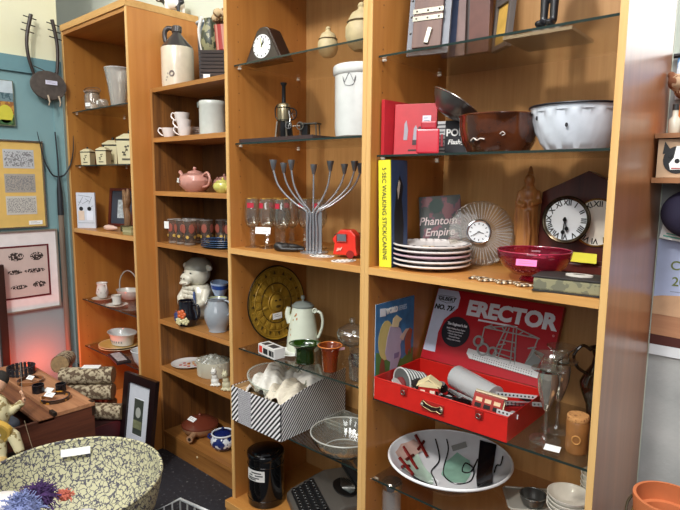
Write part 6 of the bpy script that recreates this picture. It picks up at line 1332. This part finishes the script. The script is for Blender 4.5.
# framed photograph leaning
t = thing('leaning_picture', 'black framed small photograph in a tall white mount leaning on the orange bookcase', 'framed picture', (-1.37, -.085, .001), 0)
t.rotation_euler = (math.radians(-8), 0, math.radians(6)); fw2, fh2 = .255, .48
frame(t, fw2, fh2, .042, mat('1A1011', .3), .022)
link('white_mount', box(-fw2 / 2 + .0425, fw2 / 2 - .0425, -.012, -.004, .0425, fh2 - .0425), mat('C9CCD4', .6), t)
pz = .19
link('photograph', box(-.036, .036, -.0135, -.0122, pz, pz + .175), mat('3A4038', .5, var=.5, scale=12), t); link('photo_highlight', tr(disc_front(0, 0, .02, .001, -.0145, 20, 1, 1.3), (0, 0, pz + .11)), mat('A9ACA4', .5), t); link('photo_haze', box(-.034, .034, -.0143, -.0136, pz + .03, pz + .07), mat('7A7E5E', .5, var=.3), t)
for g in (box(-.039, .039, -.0139, -.0122, pz + .1755, pz + .1785), box(-.039, .039, -.0139, -.0122, pz - .003, pz - .0005)): link('bevel_line', g, mat('E2E4E8', .5), t)

# ================================================================ patterned basin
t = thing('papered_basin', 'very large round basin covered inside and out with cream and black crackled paper', 'basin', (-.626, -.688, .27), 0)
VP = voron('C6C29E', '4C4A58', 52, .10, .6)
link('basin_body', vessel([(.15, 0), (.17, .006), (.225, .06), (.262, .13), (.279, .2), (.284, .235)], .009, 96), VP, t, sm=True)
link('rim', ring(.2795, .006, .235, 96, 10), voron('C9C49C', '4A4850', 46, .12, .5), t, sm=True)
def inside(a, r_, z): return (r_ * math.cos(a), r_ * math.sin(a), z)
t3 = single('paper_label', box(-.048, .048, -.0008, 0, -.013, .013), WHITE, 'white handwritten paper strip stuck inside the rim at the basin far side', 'label', (-.848, -.572, .474), (math.radians(-20), 0, math.radians(62)))
s_ = thing('low_stand', 'dark wooden stand carrying the large crackle-papered basin', 'stand', (-.626, -.688, 0), 20)
link('stand_top', cbox(0, 0, .25, .34, .34, .0195), mat('2A1E18', .5), s_); 
for x in (-.14, .14):
    for y in (-.14, .14): link('leg', cbox(x, y, 0, .03, .03, .249), mat('2A1E18', .5), s_)
# yarn and cloth in the basin
def yarn(name, label, x, y, z, r_, c_, seed, n=90, sc=(1.3, 1, .8)):
    rg = random.Random(seed); t = thing(name, label, 'yarn', (x, y, z), 0)
    link('yarn_core', ball(r_ * .72, (0, 0, 0), sc), mat(c_, .95, var=.3, scale=120), t, sm=True)
    gs = []
    for k in range(n * 3):
        a = rg.uniform(0, 2 * PI); b2 = rg.uniform(-.2, PI / 2); v = Vector((math.cos(a) * math.cos(b2) * sc[0], math.sin(a) * math.cos(b2) * sc[1], math.sin(b2) * sc[2]))
        w_ = Vector((rg.uniform(-.3, .3), rg.uniform(-.3, .3), rg.uniform(-.3, .1))) * r_
        gs.append(tube([v * r_ * .6, v * r_ * .9 + w_ * .3, v * r_ * 1.02 + w_], .0016, 4))
    o = link('yarn_strand', join(*gs), mat(c_, .95, var=.35, scale=60), t); o['kind'] = 'stuff'
    return t
yarn('purple_yarn', 'dark purple tufted yarn bundle lying in the patterned basin', -.648, -.765, .47, .05, '452C5C', 1, sc=(1.5, 1, .7))
yarn('lavender_yarn', 'pale lavender-blue tufted yarn ball at the very bottom edge', -.60, -.83, .475, .055, '7E88B4', 2, sc=(1.2, 1, .9))
yarn('coral_yarn', 'small coral and pink yarn tuft beside the purple bundle', -.628, -.70, .452, .024, 'C8705C', 3, 40)
o = cloth('white_cloth', 'white soft cloth hanging over the basin at the lower left corner', -.725, -.85, .435, .065, .065, .035, 21, mat('E8E2DE', .9), 22, .8)
o2 = cloth('lace_scrap', 'white lace scrap lying in the basin right of the yarn', -.565, -.665, .375, .06, .04, .015, 22, mat('DCDCE2', .9), 18, 1.)
# white wire rack
t = thing('wire_rack', 'white coated wire rack standing on the black floor at the bottom edge', 'rack', (-.55, -.36, 0), 0)
WR = mat('E6E8E8', .35)
c0 = Vector((-.715, -.242, .2)) - Vector((-.55, -.36, 0)); c1 = Vector((-.582, -.219, .2)) - Vector((-.55, -.36, 0)); c2 = Vector((-.715, -.341, .2)) - Vector((-.55, -.36, 0))
e1 = (c1 - c0).normalized() * .24; e2 = (c2 - c0).normalized() * .14
cor = [c0, c0 + e1, c0 + e1 + e2, c0 + e2]
link('top_rail', tube([tuple(p) for p in cor], .0062, 8, closed=True), WR, t, sm=True); link('bottom_rail', tube([(p.x, p.y, .02) for p in cor], .004, 8, closed=True), WR, t, sm=True)
for a, b2 in zip(cor, cor[1:] + cor[:1]):
    n_ = 6 if (b2 - a).length > .2 else 4
    for k in range(n_): p = a + (b2 - a) * (k / n_); link('upright', tube([(p.x, p.y, .0 if k == 0 else .02), (p.x, p.y, .2)], .0038, 6), WR, t)

# ================================================================ right of the bookcases
t = thing('wall_shelf', 'shallow brown wooden wall shelf right of the bookcases', 'shelf', (.7225, .43, 1.44), 0)
WS = wood('7A4E2C', 'A8744A', 'x', .5, 1.)
link('shelf_board', box(0, .5, -.13, 0, 0, .014), WS, t); link('shelf_board', box(0, .5, -.13, 0, .115, .127), WS, t); link('shelf_back', box(0, .5, -.006, -.0005, .0145, .1145), mat('2A2A30', .6), t); link('side_board', box(.486, .5, -.13, -.0065, .0145, .1145), WS, t)
t = thing('dog_picture', 'small picture of a black and white bulldog face on the wall shelf', 'picture', (.775, .315, 1.4545), 10); 
link('panel', box(-.045, .045, 0, .012, 0, .098), mat('B99A7A', .6), t)
link('dog_head', tr(disc_front(0, 0, .032, .001, -.0012, 20, 1, 1.1), (0, 0, .045)), mat('141416', .5), t); 
for s in (-1, 1): link('dog_ear', front([(s * .012, .065), (s * .034, .06), (s * .03, .092)], .001, -.0013), mat('141416', .5), t); link('dog_eye', tr(disc_front(0, 0, .005, .001, -.003, 10), (s * .015, 0, .055)), mat('0A0A0A', .2), t)
link('dog_blaze', front([(-.004, .08), (.004, .08), (.008, .05), (.018, .035), (.014, .02), (-.014, .02), (-.018, .035), (-.008, .05)], .001, -.0025), WHITE, t); link('dog_nose', tr(disc_front(0, 0, .006, .001, -.0035, 10), (0, 0, .042)), BLACK, t); link('dog_mouth', box(-.012, .012, -.0034, -.0026, .022, .025), mat('A84A4A', .5), t)
for k, (x, h_) in enumerate(((.757, .06), (.79, .055), (.828, .062))):
    t = thing('perfume_bottle', ['squat glass bottle on the wall shelf, nearest the bookcase side', 'squat glass bottle in the middle of the wall shelf', 'squat glass bottle on the wall shelf, farthest right'][k], 'bottle', (x, .34, 1.5675), 0, 'bottles on the wall shelf')
    link('bottle_body', vessel([(.012, 0), (.014, .003), (.014, h_ * .6), (.007, h_ * .75), (.007, h_)], .002, 20), mat('C9C2B0', .2, coat=.4), t, sm=True); link('cap_shape', cyl(.008, h_ + .0003, h_ + .015, 16), mat('2A2A2A', .4), t)
t = thing('orange_pennant', 'bright orange triangular cloth hanging above the wall shelf', 'pennant', (.785, .40, 1.575), 0)
link('cloth_panel', front([(-.05, 0), (.0, .0), (.04, .12), (-.02, .12)], .004), mat('D9782E', .8, var=.1), t); link('hem', box(-.022, .042, -.001, .005, .1205, .128), mat('B55A1E', .8), t)
t = thing('hanging_toy', 'brown and tan furry soft toy hanging high on the right wall', 'soft toy', (.775, .395, 1.665), 0)
link('body', join(ball(.035, (0, 0, .02), (1.1, .6, .8)), ball(.022, (-.03, -.01, .04)), ball(.012, (.03, -.01, .03)), ball(.01, (-.045, -.01, .06))), spots('7A4A2E', 'B99A7A', 60, .52, .9), t, remesh=.004)
t = thing('blue_banner', 'blue and white printed cloth hanging near the top right corner', 'banner', (.795, .425, 1.655), 0)
link('cloth_panel', box(-.06, .1, -.004, 0, .01, .12), spots('DDE2E8', '5A8AB8', 12, .52, .8), t); link('rod', tr(cyl(.006, -.07, .11, 12), (0, -.002, .125), (0, PI / 2, 0)), BLACK, t)
t = thing('dark_backpack', 'dark navy rounded bag hanging beneath the wall shelf', 'bag', (.825, .37, 1.30), 0)
link('bag_body', join(ball(.07, (0, 0, .06), (1.3, .7, 1.)), ball(.06, (.05, 0, .07), (1.2, .7, 1))), mat('231F38', .85, var=.15), t, remesh=.006); link('strap', tube([(-.03, -.02, .12), (-.02, -.03, .138), (.02, -.03, .138), (.03, -.02, .12)], .006, 8, smooth=4), mat('17142A', .8), t, sm=True)
t = thing('paper_note', 'white paper note with green print hanging over the top of the poster', 'note', (.762, .395, 1.285), (0, math.radians(8), 0)); t.rotation_euler = (0, math.radians(9), 0)
link('sheet', box(-.03, .035, 0, .0012, 0, .05), WHITE, t); link('green_print', join(box(-.022, .02, -.0006, -.0001, .006, .01), box(-.016, .012, -.0006, -.0001, .014, .017)), mat('6EBCA8', .6), t)
t = thing('bag_poster', 'pale blue wall poster with green letters above a photograph of a tan leather bag', 'poster', (.7235, .4335, .948), 0)
link('sheet', box(0, .5, -.004, 0, .0, .335), mat('B3BEDD', .6), t); link('white_border', box(0, .5, -.005, -.0042, .0, .03), mat('D9DCDE', .6), t)
link('table_band', box(0, .5, -.0052, -.0042, .0305, .075), mat('4E2620', .5), t)
link('photo_bag', front([(.0, .06), (.5, .05), (.5, .165), (.3, .18), (.12, .185), (.02, .175), (.0, .17)], .001, -.0062), wood('9A6448', 'B98864', 'x', .6, 1.), t); link('bag_flap', front([(.0, .12), (.5, .11), (.5, .165), (.3, .18), (.12, .185), (.02, .175), (.0, .17)], .001, -.0074), mat('C9A07C', .6, var=.1), t)
link('bag_buckle', box(.075, .105, -.009, -.0076, .1, .118), mat('4A3024', .4), t)
text('lettering', 'CH', .036, mat('6E7A3E', .6), t, (.035, -.0046, .262), align='LEFT', bold=.0004); text('lettering', '20', .036, mat('6E7A3E', .6), t, (.042, -.0046, .217), align='LEFT', bold=.0004); link('fine_line', box(.04, .2, -.0048, -.0042, .188, .19), mat('8A92A8', .6), t)
# pots
t = thing('plant_table', 'low grey table carrying the terracotta pots at the lower right corner', 'table', (.945, .10, 0), 0)
link('table_top', cbox(0, 0, .55, .36, .3, .02), mat('8A8A88', .5), t)
for x in (-.15, .15):
    for y in (-.12, .12): link('leg', cbox(x, y, 0, .03, .03, .5495), mat('6A6A68', .5), t)
t = thing('terracotta_pot', 'orange terracotta flower pot with rope looped round it', 'flower pot', (.866, .072, .571), 0)
TC = mat('B9683C', .7, var=.08, scale=20)
link('pot_body', vessel([(.042, 0), (.046, .002), (.062, .1), (.072, .101), (.0755, .14), (.075, .143)], .007, 56), TC, t, sm=True)
link('rope', join(*[tr(ring(.071 + .001 * k, .0035, 0, 48, 6), (0, 0, .088 - k * .006), (.05 * (k - 1), .06, 0)) for k in range(3)]), mat('6A4E26', .8, var=.3), t, sm=True)
link('wire_loop', tube([(-.076, .0, .12), (-.084, -.01, .1), (-.08, -.03, .07), (-.066, -.04, .06)], .003, 6, smooth=4), mat('3A3018', .6), t, sm=True)
t = thing('carved_stick', 'dark mottled carved stick leaning behind the terracotta pot at the right edge', 'stick', (.955, .22, .571), (0, math.radians(14), 0)); t.rotation_euler = (0, math.radians(12), 0)
link('stick_body', lathe([(0, 0), (.018, 0), (.02, .1), (.017, .2), (.012, .23), (0, .235)], 20), spots('2E2A22', '7A6A48', 50, .55, .5), t, sm=True); link('stick_band', ring(.019, .003, .12, 20, 6), mat('8A7A48', .4), t, sm=True)

t = thing('dark_post', 'dark wooden furniture post at the very left edge beside the red bordered print', 'post', (-2.2, -.372, 0), 0)
link('upright', box(-.014, .014, -.02, .02, 0, .98), wood('1E100C', '3A2018', 'z', .4), t, bev=.003)
link('base_block', box(-.02, .02, -.026, .026, 0, .05), wood('1E100C', '3A2018', 'z', .4), t, bev=.002)

# ================================================================ seat every standing object exactly on its shelf, inside its bay
SH = {'a': (-.686, -.0175, .028, .4205, [1.1708, 1.8745, 1.5804, .7555, .462, .106]), 'b': (.0175, .7030, .028, .4205, [1.1708, 1.8137, 1.5187, .7361, .456, .106]),
      'm': (-1.4805, -.7215, .14, .4235, [1.8815, 1.6409, 1.3786, 1.1188, .7167, .4656, .1066]), 'l': (-2.220, -1.517, .034, .4245, [1.1516, 1.8136, 1.513, .7275, .4396, .105])}
bpy.context.view_layer.update()
def kids(o):
    r = [o] if o.type == 'MESH' else []
    for c in o.children: r += kids(c)
    return r
for o in [o for o in COL.objects if o.parent is None and o.get('label') and o.name.split('.')[0] != 'bookcase' and o.type in ('EMPTY', 'MESH')]:
    for x0, x1, y0, y1, zs in SH.values():
        if x0 - .02 < o.location.x < x1 + .005 and y0 - .06 < o.location.y < y1 + .02:
            ms = kids(o)
            P = [m_.matrix_world @ v.co for m_ in ms for v in m_.data.vertices]
            if not P: continue
            z = min(p.z for p in P); dz = dx = dy = 0
            for s in zs:
                if abs(z - s) < .02 and not o.get('resting'): dz = s + .0006 - z
            a, b_ = min(p.x for p in P), max(p.x for p in P)
            if not o.get('overhang'):
                if a < x0: dx = x0 - a + .0006
                elif b_ > x1: dx = x1 - b_ - .0006
                if max(p.y for p in P) > y1: dy = y1 - max(p.y for p in P)
            if abs(dx) + abs(dy) > .004: print('SEAT', o.name, round(dx, 3), round(dy, 3), round(dz, 3))
            o.location = (o.location.x + dx, o.location.y + dy, o.location.z + dz)
            break
for o in COL.objects:
    if 'resting' in o: del o['resting']
    if 'overhang' in o: del o['overhang']
